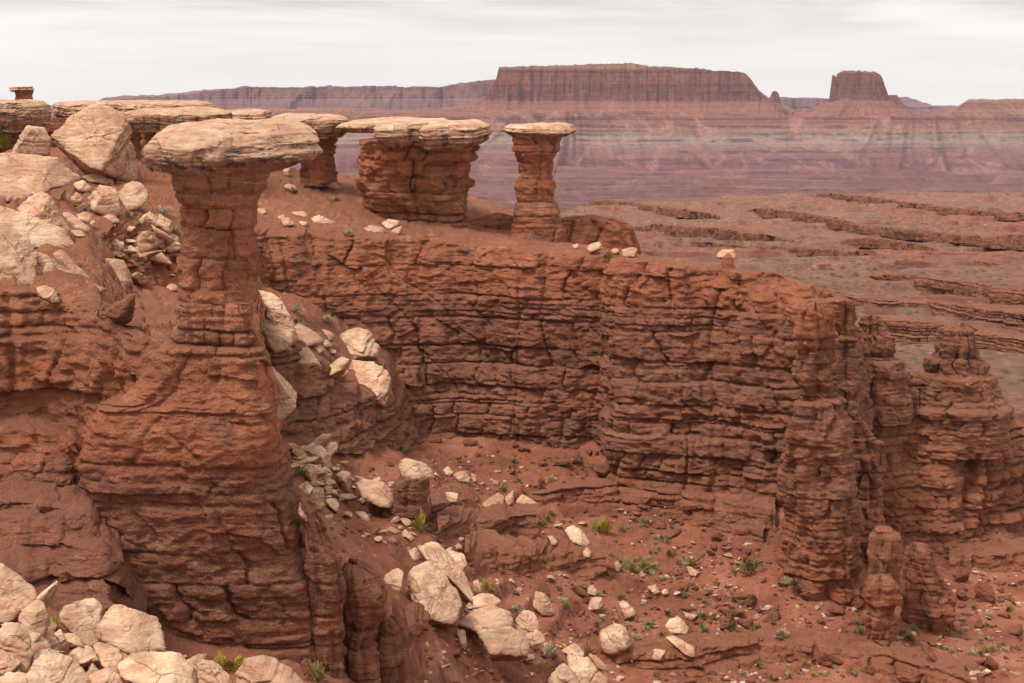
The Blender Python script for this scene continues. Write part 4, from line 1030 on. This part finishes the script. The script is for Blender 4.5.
B = boulder
_rows = '''
50,125 72,116 104,101 125,108 128,127 140,146 143,162 131,176 111,174 88,168 67,146|huge tilted slab boulder with a peeling face, below the rim ledges|tilt=.9,deep=.7,Y=118,sharp=24,front=[(.85;.05;.6;.72);(-.25;.55;.8;.62)]
27,127 45,128 49,137 47,154 11,153|orange wedge shaped boulder beside the huge tilted slab|tilt=.3,Y=116
-12,153 25,154 59,159 75,173 72,180 34,190 10,200 -12,196|broad smooth boulder with a dark overhanging underside|tilt=1.0,Y=100,deep=1.0
19,205 42,192 52,196 64,219 72,243 65,244 45,240 30,215|steep whitish boulder leaning over the long slabs|tilt=.6,Y=88
-12,200 22,213 64,232 68,243 52,251 40,246 -12,240|long sloping slab under the steep whitish boulder|tilt=.9,Y=82,deep=.9
-14,222 17,230 35,247 36,261 32,288 0,294 -14,292|massive rounded boulder with a dark shaded foot at the cliff edge|tilt=.8,Y=71.5,deep=.9
37,251 50,256 72,278 71,288 59,288 34,271|tilted brown slab sliding down beside the massive rounded boulder|tilt=.7,Y=73
54,251 64,250 72,259 89,279 87,288 74,288|tapering tan slab parallel to the tilted brown slab|tilt=.5,Y=74
89,281 106,289 94,294|small flat chip at the lower end of the tapering slab|Y=73
78,260 96,257 124,261 129,279 121,288 108,281 84,271|table shaped block with a pale top and rusty sides|tilt=1.1,deep=.8
36,284 44,284 57,290 59,302 50,302 38,294|bleached lump perched on the brink of the near cliff|Y=69.5,rough=1.5
89,197 101,184 116,189 119,214 108,216 96,212|squarish boulder with a sharp shaded corner, mid slope|tilt=.6
116,186 137,181 147,190 146,198 138,205 126,209 120,203|rounded cream boulder touching the squarish one|tilt=.9
71,197 77,192 82,197 79,206 72,204|upright pale stone by the pinkish splinter|
75,207 94,199 92,204 78,213|thin pinkish splinter propped on other stones|tilt=.2
77,214 84,211 92,215 88,223 79,221|cracked tan stone under the pinkish splinter|
88,221 95,219 96,228 89,229|small grey tan stone below the squarish boulder|
64,212 71,213 88,227 84,231 67,225|long tan wedge at the side of the steep whitish boulder|
72,230 84,231 85,237 74,238|whitish flat stone near the edge of the ledge|
103,215 110,214 120,217 118,223 108,223|flat oval stone just below the squarish boulder|tilt=.9
108,228 118,227 124,233 121,238 109,235|loaf shaped pale stone lying on the dark ledge|tilt=.9
125,225 135,227 131,232 125,231|small pale stone between the loaf stone and the long chip|
133,224 143,225 152,231 150,235 140,232|long pale chip on the brink of the dark ledge|tilt=.9
110,244 116,239 124,243 124,252 111,252|upright whitish block under the dark ledge|tilt=.5
123,251 131,245 141,251 138,256 126,255|low triangular pale stone beside the upright whitish block|tilt=.8
145,213 150,211 159,219 155,224 146,221|lone pale stone on the red soil near the front pillar column|
164,288 172,283 178,285 177,291 166,291|pale chip balanced by the shoulder of the front pillar|
60,196 66,190 70,196 66,201|pale rubble stone under the broad smooth boulder|
84,176 96,172 112,180 116,186 104,184 92,182|flat pale slab at the toe of the huge tilted slab|tilt=.9
74,183 84,180 92,187 86,192 76,190|angular pale stone uphill of the squarish boulder|
-12,556 0,558 11,568 35,591 32,601 20,611 11,617 -12,617|large split boulder at the picture edge with streaked laminations|tilt=.8,Y=47.5,sharp=20
19,613 37,601 43,604 47,619 45,632 37,636 24,626|dark sided block wedged under the large split boulder|tilt=.9,Y=46.5
-10,626 19,624 30,639 31,650 24,671 11,667 -10,657|smooth brown boulder in the lower corner pile|tilt=.7,Y=44,front=[(-.1;.1;1;.6)]
2,618 21,624 49,643 47,652 32,654 22,636|ribbed pale slab with deep bedding grooves|tilt=.6,Y=45.5
61,605 66,600 94,600 101,606 96,632 97,647 82,645 64,622|layered slab half hidden by a larger domed slab|tilt=.7,Y=48
88,620 112,604 131,607 152,618 170,639 163,651 127,649 112,642|large domed slab with a clean pale face|tilt=1.05,Y=46.5,deep=.9,sharp=20
56,632 61,629 66,639 60,643|little upright pale stone in front of a yellow bush|Y=45.5
64,631 75,634 86,645 84,649 67,640|narrow tan slab at the foot of the layered slab|Y=45.5
95,643 101,640 120,650 122,662 116,673 103,664|angular stone between the domed slab and the flat slab|Y=44.5
123,652 135,649 178,656 190,668 192,688 160,694 122,670|flat tan slab lying under the domed slab|tilt=.9,Y=44,deep=.9
92,673 109,668 118,675 124,692 100,694 92,682|grooved stone low in the corner pile|Y=43
28,662 45,649 71,660 88,677 88,696 40,700|rounded tan boulder at the bottom of the corner pile|tilt=.8,Y=43
-6,679 11,671 38,675 54,686 50,704 -6,704|flat topped boulder cut by the bottom edge of the photo|tilt=1.0,Y=42
-12,648 5,652 18,663 11,671 -12,680|orange tan boulder behind the flat topped one|Y=43.2
192,670 202,656 215,662 228,676 234,694 200,696|leaning tan slab next to a yellow bush|tilt=.5,Y=47.5
229,677 245,657 264,655 291,668 299,675 306,694 228,696|broad boulder with a bleached spine, alone at the bottom edge|tilt=.6,Y=48,sharp=22,front=[(-.75;.3;.6;.75);(.35;.75;.6;.75)]
256,288 275,294 284,301 288,318 294,329 290,340 270,350 262,340 252,305|tall cream boulder jammed behind the front pillar|tilt=.5,deep=.8
292,325 299,323 323,335 323,341 306,347 295,342|long cream boulder with a split along its top|tilt=.9
295,349 308,346 321,362 322,369 310,366 295,361|flat cream boulder below the split one|tilt=.9
332,338 356,327 369,328 381,342 377,357 360,359 339,355|rounded cream boulder, upper of the two balanced on the ledge|tilt=.8,deep=.8
341,389 343,373 352,358 374,359 390,373 390,404 380,406 363,397|jagged cream boulder overhanging the ledge under the rounded one|tilt=.9,deep=.8,sharp=22
325,369 341,356 349,358 343,371 330,376|pale stone tucked against the jagged boulder|
335,370 343,367 350,371 343,377|tiny pale stone before the jagged boulder|
320,327 336,334 330,341 323,336|pale sharp stone uphill of the rounded cream boulder|
271,362 279,373 297,393 295,404 277,421 270,410|cream boulder sticking out from behind the front pillar base|tilt=.5,Y=90
312,346 319,342 325,349 319,354|first of the small pale stones packed between cream boulders|
325,349 337,348 336,354 326,353|flat small pale stone between the cream boulders|
320,338 328,340 333,346 325,348|wedge of pale stone above the flat small one|
280,352 286,344 292,347 290,356|rusty broken stone beside the tall cream boulder|
276,443 280,443 306,461 315,471 312,476 292,466 279,464|long split pale slab at the top of the rubble chute|tilt=.7
308,459 314,456 337,459 344,465 358,470 357,477 344,476 314,467|plank like tan slab pointing down the chute|tilt=.9
354,479 364,475 384,482 399,497 396,508 386,507 364,496|long slab with a rim of pale rock, ending the chute|tilt=.7
397,461 405,458 422,462 434,470 434,478 413,480 400,474|oval hat boulder resting on a layered red plinth|tilt=1.1,deep=1.0
314,487 324,486 324,504 320,511 307,503|blocky white stone in the rubble below the split slab|
324,486 332,485 333,493 326,495|pink white stone touching the blocky white one|
324,495 340,502 337,514 327,504|tilted tan stone at the low end of the rubble|
296,487 307,480 314,489 312,498 300,493|pale stone with a brown face in the rubble|
307,475 312,474 322,484 315,488|thin tan flake standing in the rubble|
298,512 300,500 310,515 306,522|brownish flake at the edge of the front pillar|
385,528 391,526 401,531 395,534|small pale slab by a yellow bush below the hat boulder|
400,534 405,529 415,538 410,541|bright white stone below the small pale slab|
398,516 406,518 416,522 407,527|thin pale flake on the slope under the hat boulder|
358,499 362,497 366,501 362,505|white round pebble under the rimmed slab|
406,566 412,560 429,560 442,572 465,600 463,607 454,622 420,620 402,618 401,602|big pyramid boulder with one black stained side|tilt=.75,deep=.9,Y=79,sharp=22,front=[(-1;.0;.35;.8);(.15;.35;1;.7)]
420,545 433,541 440,544 465,574 474,593 465,601 446,576 427,561|layered slab leaning behind the pyramid boulder|tilt=.4,Y=83,bed=(.8;.5;.2)
448,550 463,553 467,564 460,572 452,561|cream stone behind the leaning layered slab|Y=85
408,549 416,547 425,559 414,561|small tan stone at the top of the leaning slab|Y=84.5
383,576 399,566 404,570 401,591 395,597 384,587|rusty broken block on the dark side of the pyramid boulder|Y=79
385,612 393,605 406,612 407,622 387,622|pinkish block in front of the rusty broken one|Y=76
465,600 473,593 492,594 500,600 492,608 467,608|low cream boulder between the pyramid and the wide one|tilt=.9,Y=82
457,622 477,606 492,605 511,612 513,625 492,629 477,630|wide cream boulder in the middle of the heap|tilt=.9,Y=80.5,deep=1.0
479,629 511,627 530,639 528,654 492,655 486,644|square edged cream block at the front of the heap|tilt=1.1,Y=79,deep=.9,sharp=24
513,618 519,610 528,608 540,618 539,630 522,634 514,627|round cream boulder at the end of the heap|tilt=.6,Y=82,sharp=8
524,633 536,629 545,635 545,641 530,646|small cream boulder tucked under the round one|Y=81
531,604 536,591 545,593 556,610 553,615 540,615|teardrop cream boulder standing apart on the slope|tilt=.4
473,580 479,579 481,592 473,592|small upright stone beside a yellow bush in the heap|Y=84
515,655 534,654 538,659 520,661|flat stone in front of the square edged block|
598,636 602,627 616,621 625,623 632,636 631,645 620,653 606,654 599,646|round white boulder with a crack across it|tilt=.5,sharp=7,deep=.95,bed=(.7;.6;.3)
618,601 624,600 636,610 634,615 623,619|heart shaped cream stone uphill of the round white boulder|
584,605 591,597 602,596 605,601 598,610 588,611|cluster of white stone split in two, on open red soil|sharp=8
586,587 593,585 598,591 595,596 588,594|white stone sitting on top of the split one|
664,628 669,618 681,616 689,625 688,633 672,634|smooth white boulder with a flat lower lip|sharp=8,tilt=.8
665,637 674,636 694,646 694,655 683,653|knobby white slab just below the smooth white boulder|
649,654 654,649 666,649 660,660 652,659|small white triangular stone on the brink of the red ledge|
683,610 692,609 698,613 692,620 686,617|pair of small cream stones uphill of the smooth white boulder|
562,650 573,643 586,648 584,656 570,655|tan boulder at the head of the bottom heap|
566,654 588,657 600,668 609,680 609,696 580,694 570,670|white slab with a dark split, in the heap at the bottom edge|tilt=.9,Y=81
586,652 591,651 607,666 606,671 595,665|narrow cream slab along the bottom heap|tilt=.7,Y=82
548,690 553,670 564,664 575,672 586,696 548,698|broken cream boulder cut by the bottom edge|tilt=.7,Y=79
609,676 620,680 628,690 612,694|row of cream fragments beside the bottom heap|
638,575 642,567 647,575 643,577|small white shark fin stone among grey bushes|
647,586 655,585 661,591 654,595|flat orange tan stone below the grey bushes|
614,562 618,560 622,565 620,572 615,571|upright tan stone just above the grey bushes|
481,502 498,493 505,497 504,509 488,513|angular white stone on the red outcrop|Y=100
505,497 513,490 514,501 508,506|pink stone between two white ones on the red outcrop|Y=100
515,497 523,494 538,503 534,506 517,503|long white stone capping the end of the red outcrop|Y=100,tilt=.9
564,529 572,524 582,530 590,542 586,546 572,540|tilted oval slab beside a yellow bush in the basin|tilt=.8
547,534 552,536 559,542 552,545|small white shard near the red outcrop|
582,551 587,546 592,551 591,557 583,557|white egg like stone below the tilted oval slab|sharp=7
443,470 448,466 454,471 449,477|white stone, first of the short row under the wall|
453,473 465,470 471,476 468,483 458,481|larger cream stone in the middle of the short row|
471,473 476,473 476,482 472,482|narrow pinkish stone ending the short row|
446,492 458,492 459,502 446,502|brick shaped tan stone lying alone|tilt=.9
274,219 283,214 287,217 284,222|cream stone on the upper bench, outer edge of the scatter|
281,218 289,217 296,224 283,227|low cream slab on the upper bench beside the front pillar|
290,212 307,211 309,218 299,218|tan slab behind the others on the upper bench|tilt=.9
311,216 319,215 335,222 332,225 316,224|long tan slab with a shadowed underside on the upper bench|tilt=.9
297,221 307,221 308,226 299,226|small cream stone at the front of the upper bench scatter|
284,185 289,183 297,186 296,191 288,192|rounded tan stone with a bush, high on the upper bench|
257,208 266,208 267,214 258,214|cream stone touching the front pillar outline on the bench|
362,229 370,225 385,228 383,233 364,233|long whitish stone on the brink below the broad stump|tilt=.9
380,222 386,219 399,219 400,227 388,229|tan block behind the long whitish stone|
391,230 402,226 401,234 393,234|small bright stone at the corner of the tan block|
316,174 325,175 342,188 339,191 322,184|leaning slab at the foot of the short undercut pillar|
283,168 290,168 290,177 284,177|upright tan stone below the flat caprock shelf|
586,245 600,241 604,248 590,253|cream stone at the far foot of the rounded ridge|
621,250 630,247 637,248 636,258 622,257|end stone at the tip of the rounded ridge|
572,244 578,243 581,247 574,249|small pale stone under the slender hoodoo|
611,249 618,248 620,253 612,254|pale stone between the ridge stones|
716,254 722,249 733,249 738,254 733,259 720,258|pale perched boulder balanced on the cliff brink|Y=112,tilt=.9
921,643 926,643 937,656 935,661 924,651|thin red slab tilted on the slope below the stubs|mat=red
874,640 882,637 890,641 884,646|red block fallen beside the little layered hoodoo|mat=red
300,660 306,657 311,668 304,675|red block at the foot of the front pillar base|mat=red,Y=58
'''
for i, ln in enumerate(_rows.strip().splitlines()):
    poly, label, opts = ln.split('|')
    kw = {}
    if opts:
        import re
        for k, v in re.findall(r'(\w+)=(\[.*?\]|\(.*?\)|[^,]+)', opts):
            if k == 'mat': kw['mat'] = M_RED; continue
            kw[k] = eval(v.replace(';', ','))
    sz = np.ptp([float(q.split(',')[0]) for q in poly.split()])
    nm = 'boulder' if sz >= 20 else 'stone'
    boulder(poly, label, i + 1, name=nm, cat=nm, **kw)

# ------------------------------------------------------------------ scattered stones, copied and turned
def proto_rock(seed, mat, flat=.6):
    rng = np.random.default_rng(seed)
    pl = []
    for _ in range(13):
        n = rng.normal(size=3); n /= np.linalg.norm(n); n[2] *= 1.0
        pl.append((n, rng.uniform(.55, 1.0) * (flat + (1 - flat) * (1 - abs(n[2])))))
    p, Fc = rock_shape(pl, 4, 16, seed, 1.0, (0.1, .1, 1), .9)
    p[:, 2] -= p[:, 2].min() * .75
    return mesh_obj('stone', p, Fc, mat, link=False).data


PALE = [proto_rock(200 + k, M_SAND, .45 + .08 * k) for k in range(6)]
REDR = [proto_rock(300 + k, M_RED, .4 + .1 * k) for k in range(6)]
rr = random.Random(8)


def scatter(n, region, meshes, size, name, label, cat, group, only=('ground', 'cliff_wall', 'rock_ledge'), power=2.2):
    """n stones dropped where random sight lines in a patch of the view meet gently sloping ground; size in metres"""
    made = tries = 0
    xs = [p[0] for p in region]; ys = [p[1] for p in region]
    while made < n and tries < n * 30:
        tries += 1
        px, py = rr.uniform(min(xs), max(xs)), rr.uniform(min(ys), max(ys))
        ins = False; j = len(region) - 1
        for i in range(len(region)):
            if (ys[i] > py) != (ys[j] > py) and px < (xs[j] - xs[i]) * (py - ys[i]) / (ys[j] - ys[i]) + xs[i]: ins = not ins
            j = i
        if not ins: continue
        loc, nrm, ob = hit(px, py)
        if not loc or not ob.name.startswith(only) or nrm.z < .55: continue
        o = bpy.data.objects.new(name, rr.choice(meshes))
        s = size[0] + (size[1] - size[0]) * rr.random() ** power
        o.location = loc - Vector((0, 0, .12 * s)); o.scale = (s * rr.uniform(.8, 1.3), s * rr.uniform(.8, 1.2), s * rr.uniform(.6, 1.1))
        o.rotation_euler = (rr.uniform(-.35, .35), rr.uniform(-.35, .35), rr.uniform(0, 6.28))
        col.objects.link(o); tag(o, label, cat, group); made += 1


LEFT = [(75, 165), (180, 160), (178, 285), (100, 285), (60, 240)]
BENCH = [(262, 180), (340, 190), (460, 215), (470, 240), (400, 236), (262, 234)]
CHUTE = [(280, 440), (345, 460), (420, 520), (470, 560), (420, 560), (330, 520)]
BASIN = [(430, 455), (690, 490), (780, 560), (720, 683), (420, 683), (470, 560)]
RIGHT = [(700, 560), (800, 620), (1024, 560), (1024, 683), (640, 683)]
scatter(46, LEFT, PALE, (.18, .6), 'stone', 'small pale stone scattered on the boulder slope behind the front pillar', 'stone', 'small pale stones on the boulder slope')
scatter(34, [(0, 160), (110, 150), (170, 170), (175, 285), (100, 290), (0, 285)], PALE, (.5, 1.5), 'boulder', 'mid sized tan block filling gaps between the big slabs of the boulder slope', 'boulder', 'blocks on the boulder slope', power=1.6)
scatter(30, [(0, 590), (60, 580), (240, 660), (300, 683), (0, 683)], PALE, (.25, .9), 'boulder', 'tan block filling gaps in the corner boulder pile', 'boulder', 'blocks in the corner pile', power=1.6)
scatter(22, [(275, 440), (330, 450), (345, 500), (300, 520), (280, 480)], PALE, (.4, 1.1), 'boulder', 'cream block heaped in the rubble chute', 'boulder', 'blocks in the chute', power=1.5)
scatter(34, BENCH, PALE, (.15, .5), 'stone', 'small pale stone scattered on the red bench under the capped stump', 'stone', 'small pale stones on the upper bench')
scatter(46, CHUTE, PALE, (.15, .6), 'stone', 'small pale stone in the rubble chute beside the front pillar base', 'stone', 'small pale stones in the chute')
scatter(60, BASIN, PALE, (.12, .42), 'stone', 'small pale stone strewn over the red basin floor', 'stone', 'small pale stones in the basin', power=3)
scatter(16, RIGHT, PALE, (.12, .35), 'stone', 'small pale stone strewn on the slope below the spire', 'stone', 'small pale stones below the spire', power=3)
scatter(26, BASIN, REDR, (.15, .6), 'red_stone', 'dark red angular rock broken from the cliff onto the basin floor', 'rock', 'fallen red rocks in the basin')
scatter(48, RIGHT, REDR, (.15, .7), 'red_stone', 'dark red angular rock on the slope below the spire', 'rock', 'fallen red rocks below the spire')
scatter(80, [(400, 436), (620, 445), (640, 490), (790, 540), (870, 600), (1024, 560), (1024, 600), (860, 640), (760, 590), (630, 520), (470, 470)], REDR, (.15, .75), 'red_stone', 'red rock in the talus along the foot of the cliffs', 'rock', 'talus rocks at the cliff foot', power=2.6)
scatter(26, [(0, 440), (80, 450), (130, 600), (0, 560)], REDR, (.15, .5), 'red_stone', 'dark red rock on the ledgy slope under the near cliff', 'rock', 'fallen red rocks under the near cliff')
scatter(26, [(100, 265), (168, 270), (166, 345), (120, 335)], REDR, (.2, .9), 'red_stone', 'red rock fallen in the notch beside the front pillar shoulder', 'rock', 'red rocks in the notch')
scatter(22, LEFT, REDR, (.2, .7), 'red_stone', 'dark red rock among the pale stones of the boulder slope', 'rock', 'red rocks on the boulder slope')


def gravel():
    """grit and pebbles too many to count, as one object"""
    rng = np.random.default_rng(77)
    V0, F0 = ico(1)
    Vs, Fs, n = [], [], 0
    for reg, cnt in ((BASIN, 4200), (RIGHT, 2600), (LEFT, 700), (BENCH, 900), (CHUTE, 600), ([(0, 430), (90, 440), (140, 600), (0, 560)], 500)):
        xs = [p[0] for p in reg]; ys = [p[1] for p in reg]
        for _ in range(cnt):
            px, py = rng.uniform(min(xs), max(xs)), rng.uniform(min(ys), max(ys))
            if vnoise(px / 22., py / 12., 2.) < rng.uniform(-.7, .4): continue
            loc, nr, ob = hit(px, py)
            if not loc or not ob.name.startswith(('ground', 'cliff_wall')) or nr.z < .5: continue
            s = .035 + .26 * rng.random() ** 3.2
            p = V0 * (1 + .45 * rng.normal(size=(len(V0), 1)).clip(-1, 1)) * np.array([s * rng.uniform(.7, 1.5), s, s * rng.uniform(.4, .8)])
            Vs.append(p + np.array(loc)); Fs.append(F0 + n); n += len(V0)
    m, t, b, geo = new_mat('grit')
    rd = geo.outputs['Random Per Island']
    t.put(b.inputs['Base Color'], t.ramp(rd, [(0, (.1, .042, .03)), (.55, (.2, .075, .048)), (.74, (.28, .12, .08)), (.85, (.4, .25, .17)), (1, (.5, .36, .25))]))
    tag(mesh_obj('gravel', np.concatenate(Vs), np.concatenate(Fs), m, smooth=False), kind='stuff')


gravel()

# ------------------------------------------------------------------ desert shrubs
def shrub_mesh(seed, mat, n=170, spread=1.0, tall=.8, thin=.03):
    rng = np.random.default_rng(seed); V = []; Fc = []; k = 0
    def blade(a, b, w):
        nonlocal k
        d = b - a; side = np.cross(d, rng.normal(size=3)); side *= w / (np.linalg.norm(side) + 1e-9)
        V.extend([a - side * .6, a + side * .6, b + side, b - side * .3]); Fc.append([k, k + 1, k + 2, k + 3]); k += 4
    lobes = [(rng.uniform(-.55, .55), rng.uniform(-.55, .55), rng.uniform(.45, 1.)) for _ in range(5)]
    for _ in range(n):
        lx, ly, lh = lobes[rng.integers(5)]
        az, el = rng.uniform(0, 6.28), rng.uniform(.1, 1.5)
        R = lh * rng.uniform(.5, 1.0)
        tip = np.array([lx + spread * .55 * R * math.cos(az) * math.cos(el), ly + spread * .55 * R * math.sin(az) * math.cos(el), tall * R * math.sin(el) + .06])
        a = tip * rng.uniform(.55, .8)
        blade(a, tip, thin * rng.uniform(.7, 1.7))
    return mesh_obj('shrub', np.array(V), np.array(Fc), mat, smooth=False, link=False).data


def twig_mesh(seed):
    rng = np.random.default_rng(seed); V = []; Fc = []; k = 0
    for _ in range(14):
        az = rng.uniform(0, 6.28); tip = np.array([math.cos(az) * rng.uniform(.2, .6), math.sin(az) * rng.uniform(.2, .6), rng.uniform(.2, .6)])
        s1 = np.cross(tip, [.3, .2, .9]); s1 *= .018 / np.linalg.norm(s1); s2 = np.cross(tip, s1); s2 *= .018 / np.linalg.norm(s2)
        V.extend([s1, s2, -s1 - s2, tip]); Fc += [[k, k + 1, k + 3], [k + 1, k + 2, k + 3], [k + 2, k, k + 3]]; k += 4
    return mesh_obj('stem', np.array(V), np.array(Fc), M_WOOD, smooth=False, link=False).data


SG = [shrub_mesh(400 + i, M_GREY, 420, thin=.022) for i in range(4)]
SN = [shrub_mesh(410 + i, M_GREEN, 420, .9, .9, thin=.022) for i in range(3)]
SY = [shrub_mesh(420 + i, M_YEL, 420, .8, 1.15, thin=.022) for i in range(3)]
TWIGS = [twig_mesh(430 + i) for i in range(3)]


def shrub(px, py, wpx, kind, label, group=None, Y=None):
    loc, nr, ob = hit(px, py)
    if Y: loc = Vector(P(px, py, Y))
    if not loc: return
    r = wpx / F * loc.length * .95
    root = empty('shrub', loc - Vector((0, 0, .04)))
    root.rotation_euler = (0, 0, rr.uniform(0, 6.28)); root.scale = (r, r, r * rr.uniform(.75, 1.1))
    tag(root, label, 'shrub', group)
    for nm, me in (('foliage', rr.choice({'g': SG, 'n': SN, 'y': SY}[kind])), ('stem', rr.choice(TWIGS))):
        c = bpy.data.objects.new(nm, me); col.objects.link(c); c.parent = root


for a in [(601, 533, 17, 'y', 'bright yellow bush on the basin floor beside a tilted oval slab'), (422, 532, 18, 'y', 'yellow green bush by the pale flakes below the hat boulder'),
          (315, 448, 9, 'y', 'small yellow bush behind the plank like slab'), (488, 590, 11, 'y', 'yellow tinged bush in the boulder heap', ), (228, 668, 24, 'y', 'yellow bush between two boulders at the bottom edge'),
          (56, 632, 18, 'y', 'tall thin yellow green bush in the corner boulder pile'), (12, 149, 22, 'y', 'yellow speckled bush in the hollow under the rim ledge'), (394, 600, 8, 'y', 'tiny yellow tuft at the dark side of the pyramid boulder'),
          (636, 572, 22, 'n', 'dark green bush beside the shark fin stone'), (297, 476, 16, 'n', 'round green bush in the rubble chute'), (400, 450, 10, 'n', 'green tuft under the wall above the hat boulder'), (473, 628, 9, 'n', 'green yellow tuft at the corner of the square edged block'),
          (541, 612, 15, 'g', 'grey bush before the teardrop boulder'), (512, 612, 16, 'g', 'grey green bush at the back of the round cream boulder'), (545, 658, 22, 'g', 'grey bush at the front end of the boulder heap'),
          (318, 680, 24, 'n', 'grey green bush at the bottom edge by the front pillar foot'), (152, 170, 18, 'g', 'grey bush in the hollow beside the huge tilted slab'), (163, 214, 14, 'g', 'grey bush beside the lone pale stone by the front pillar column'), (132, 218, 12, 'n', 'green tuft on the soil above the dark ledge'),
          (295, 312, 15, 'g', 'round grey bush behind the tall cream boulder'), (297, 322, 9, 'n', 'olive tuft between the cream boulders on the ledge'), (324, 322, 15, 'g', 'dry grey bush above the sharp pale stone'), (420, 377, 8, 'n', 'small green tuft on the ledge under the long wall'),
          (332, 202, 13, 'g', 'low grey bush alone on the upper bench'), (290, 192, 9, 'n', 'olive bush in front of the rounded tan stone'), (346, 236, 14, 'g', 'low olive mat of brush on the brink of the bench'),
          (795, 585, 20, 'g', 'grey bush under the foot of the spire, uphill side'), (750, 570, 18, 'n', 'olive bush on the slope left of the spire foot'), (786, 638, 17, 'g', 'pale dead bush on the slope under the spire'), (726, 628, 14, 'n', 'dark tuft on the slope near the smooth white boulder'), (582, 652, 12, 'g', 'grey tuft just above the bottom heap')]:
    shrub(*a[:5])
for reg, n, lab, g in (([(470, 450), (690, 510), (760, 600), (680, 660), (560, 620)], 80, 'small dry grey green tuft on the open red basin floor', 'tufts in the basin'), ([(700, 600), (800, 640), (1010, 580), (1010, 680), (700, 680)], 60, 'small dry tuft on the slope below the spire and stubs', 'tufts below the spire'),
                       ([(265, 190), (400, 200), (460, 225), (400, 236), (265, 232)], 26, 'small dry tuft on the red bench under the capped stump', 'tufts on the upper bench'), ([(120, 165), (178, 165), (178, 235), (130, 230)], 10, 'small dry tuft on the red soil beside the boulder slope', 'tufts on the boulder slope'),
                       ([(470, 232), (640, 255), (820, 285), (820, 295), (620, 262), (470, 246)], 14, 'small dry tuft on the brink of the long cliff', 'tufts on the cliff brink')):
    made = 0; xs = [p[0] for p in reg]; ys = [p[1] for p in reg]
    for _ in range(900):
        if made >= n: break
        px, py = rr.uniform(min(xs), max(xs)), rr.uniform(min(ys), max(ys))
        ins = False; j = len(reg) - 1
        for i in range(len(reg)):
            if (ys[i] > py) != (ys[j] > py) and px < (xs[j] - xs[i]) * (py - ys[i]) / (ys[j] - ys[i]) + xs[i]: ins = not ins
            j = i
        if not ins: continue
        loc, nr, ob = hit(px, py)
        if not loc or nr.z < .6 or not ob.name.startswith(('ground', 'cliff')): continue
        shrub(px, py, rr.uniform(5, 10), rr.choice('gggn' if rr.random() < .93 else 'y'), lab, g); made += 1

# ------------------------------------------------------------------ air: even haze that fades the far cliffs
hm = bpy.data.materials.new('haze_air'); hm.use_nodes = True
ht = NT(hm.node_tree)
hv = ht.n('ShaderNodeVolumePrincipled'); hv.inputs['Color'].default_value = (.93, .93, 1.0, 1); hv.inputs['Density'].default_value = HAZE; hv.inputs['Anisotropy'].default_value = .0
ho = ht.n('ShaderNodeOutputMaterial'); ht.t.links.new(hv.outputs[0], ho.inputs['Volume'])
bm = bmesh.new(); bmesh.ops.create_cube(bm, size=1.0)
me = bpy.data.meshes.new('haze'); bm.to_mesh(me); bm.free(); me.materials.append(hm)
hz = bpy.data.objects.new('haze', me); hz.scale = (26000, 19000, 640); hz.location = (0, 7000, -180); col.objects.link(hz)
tag(hz, kind='stuff')
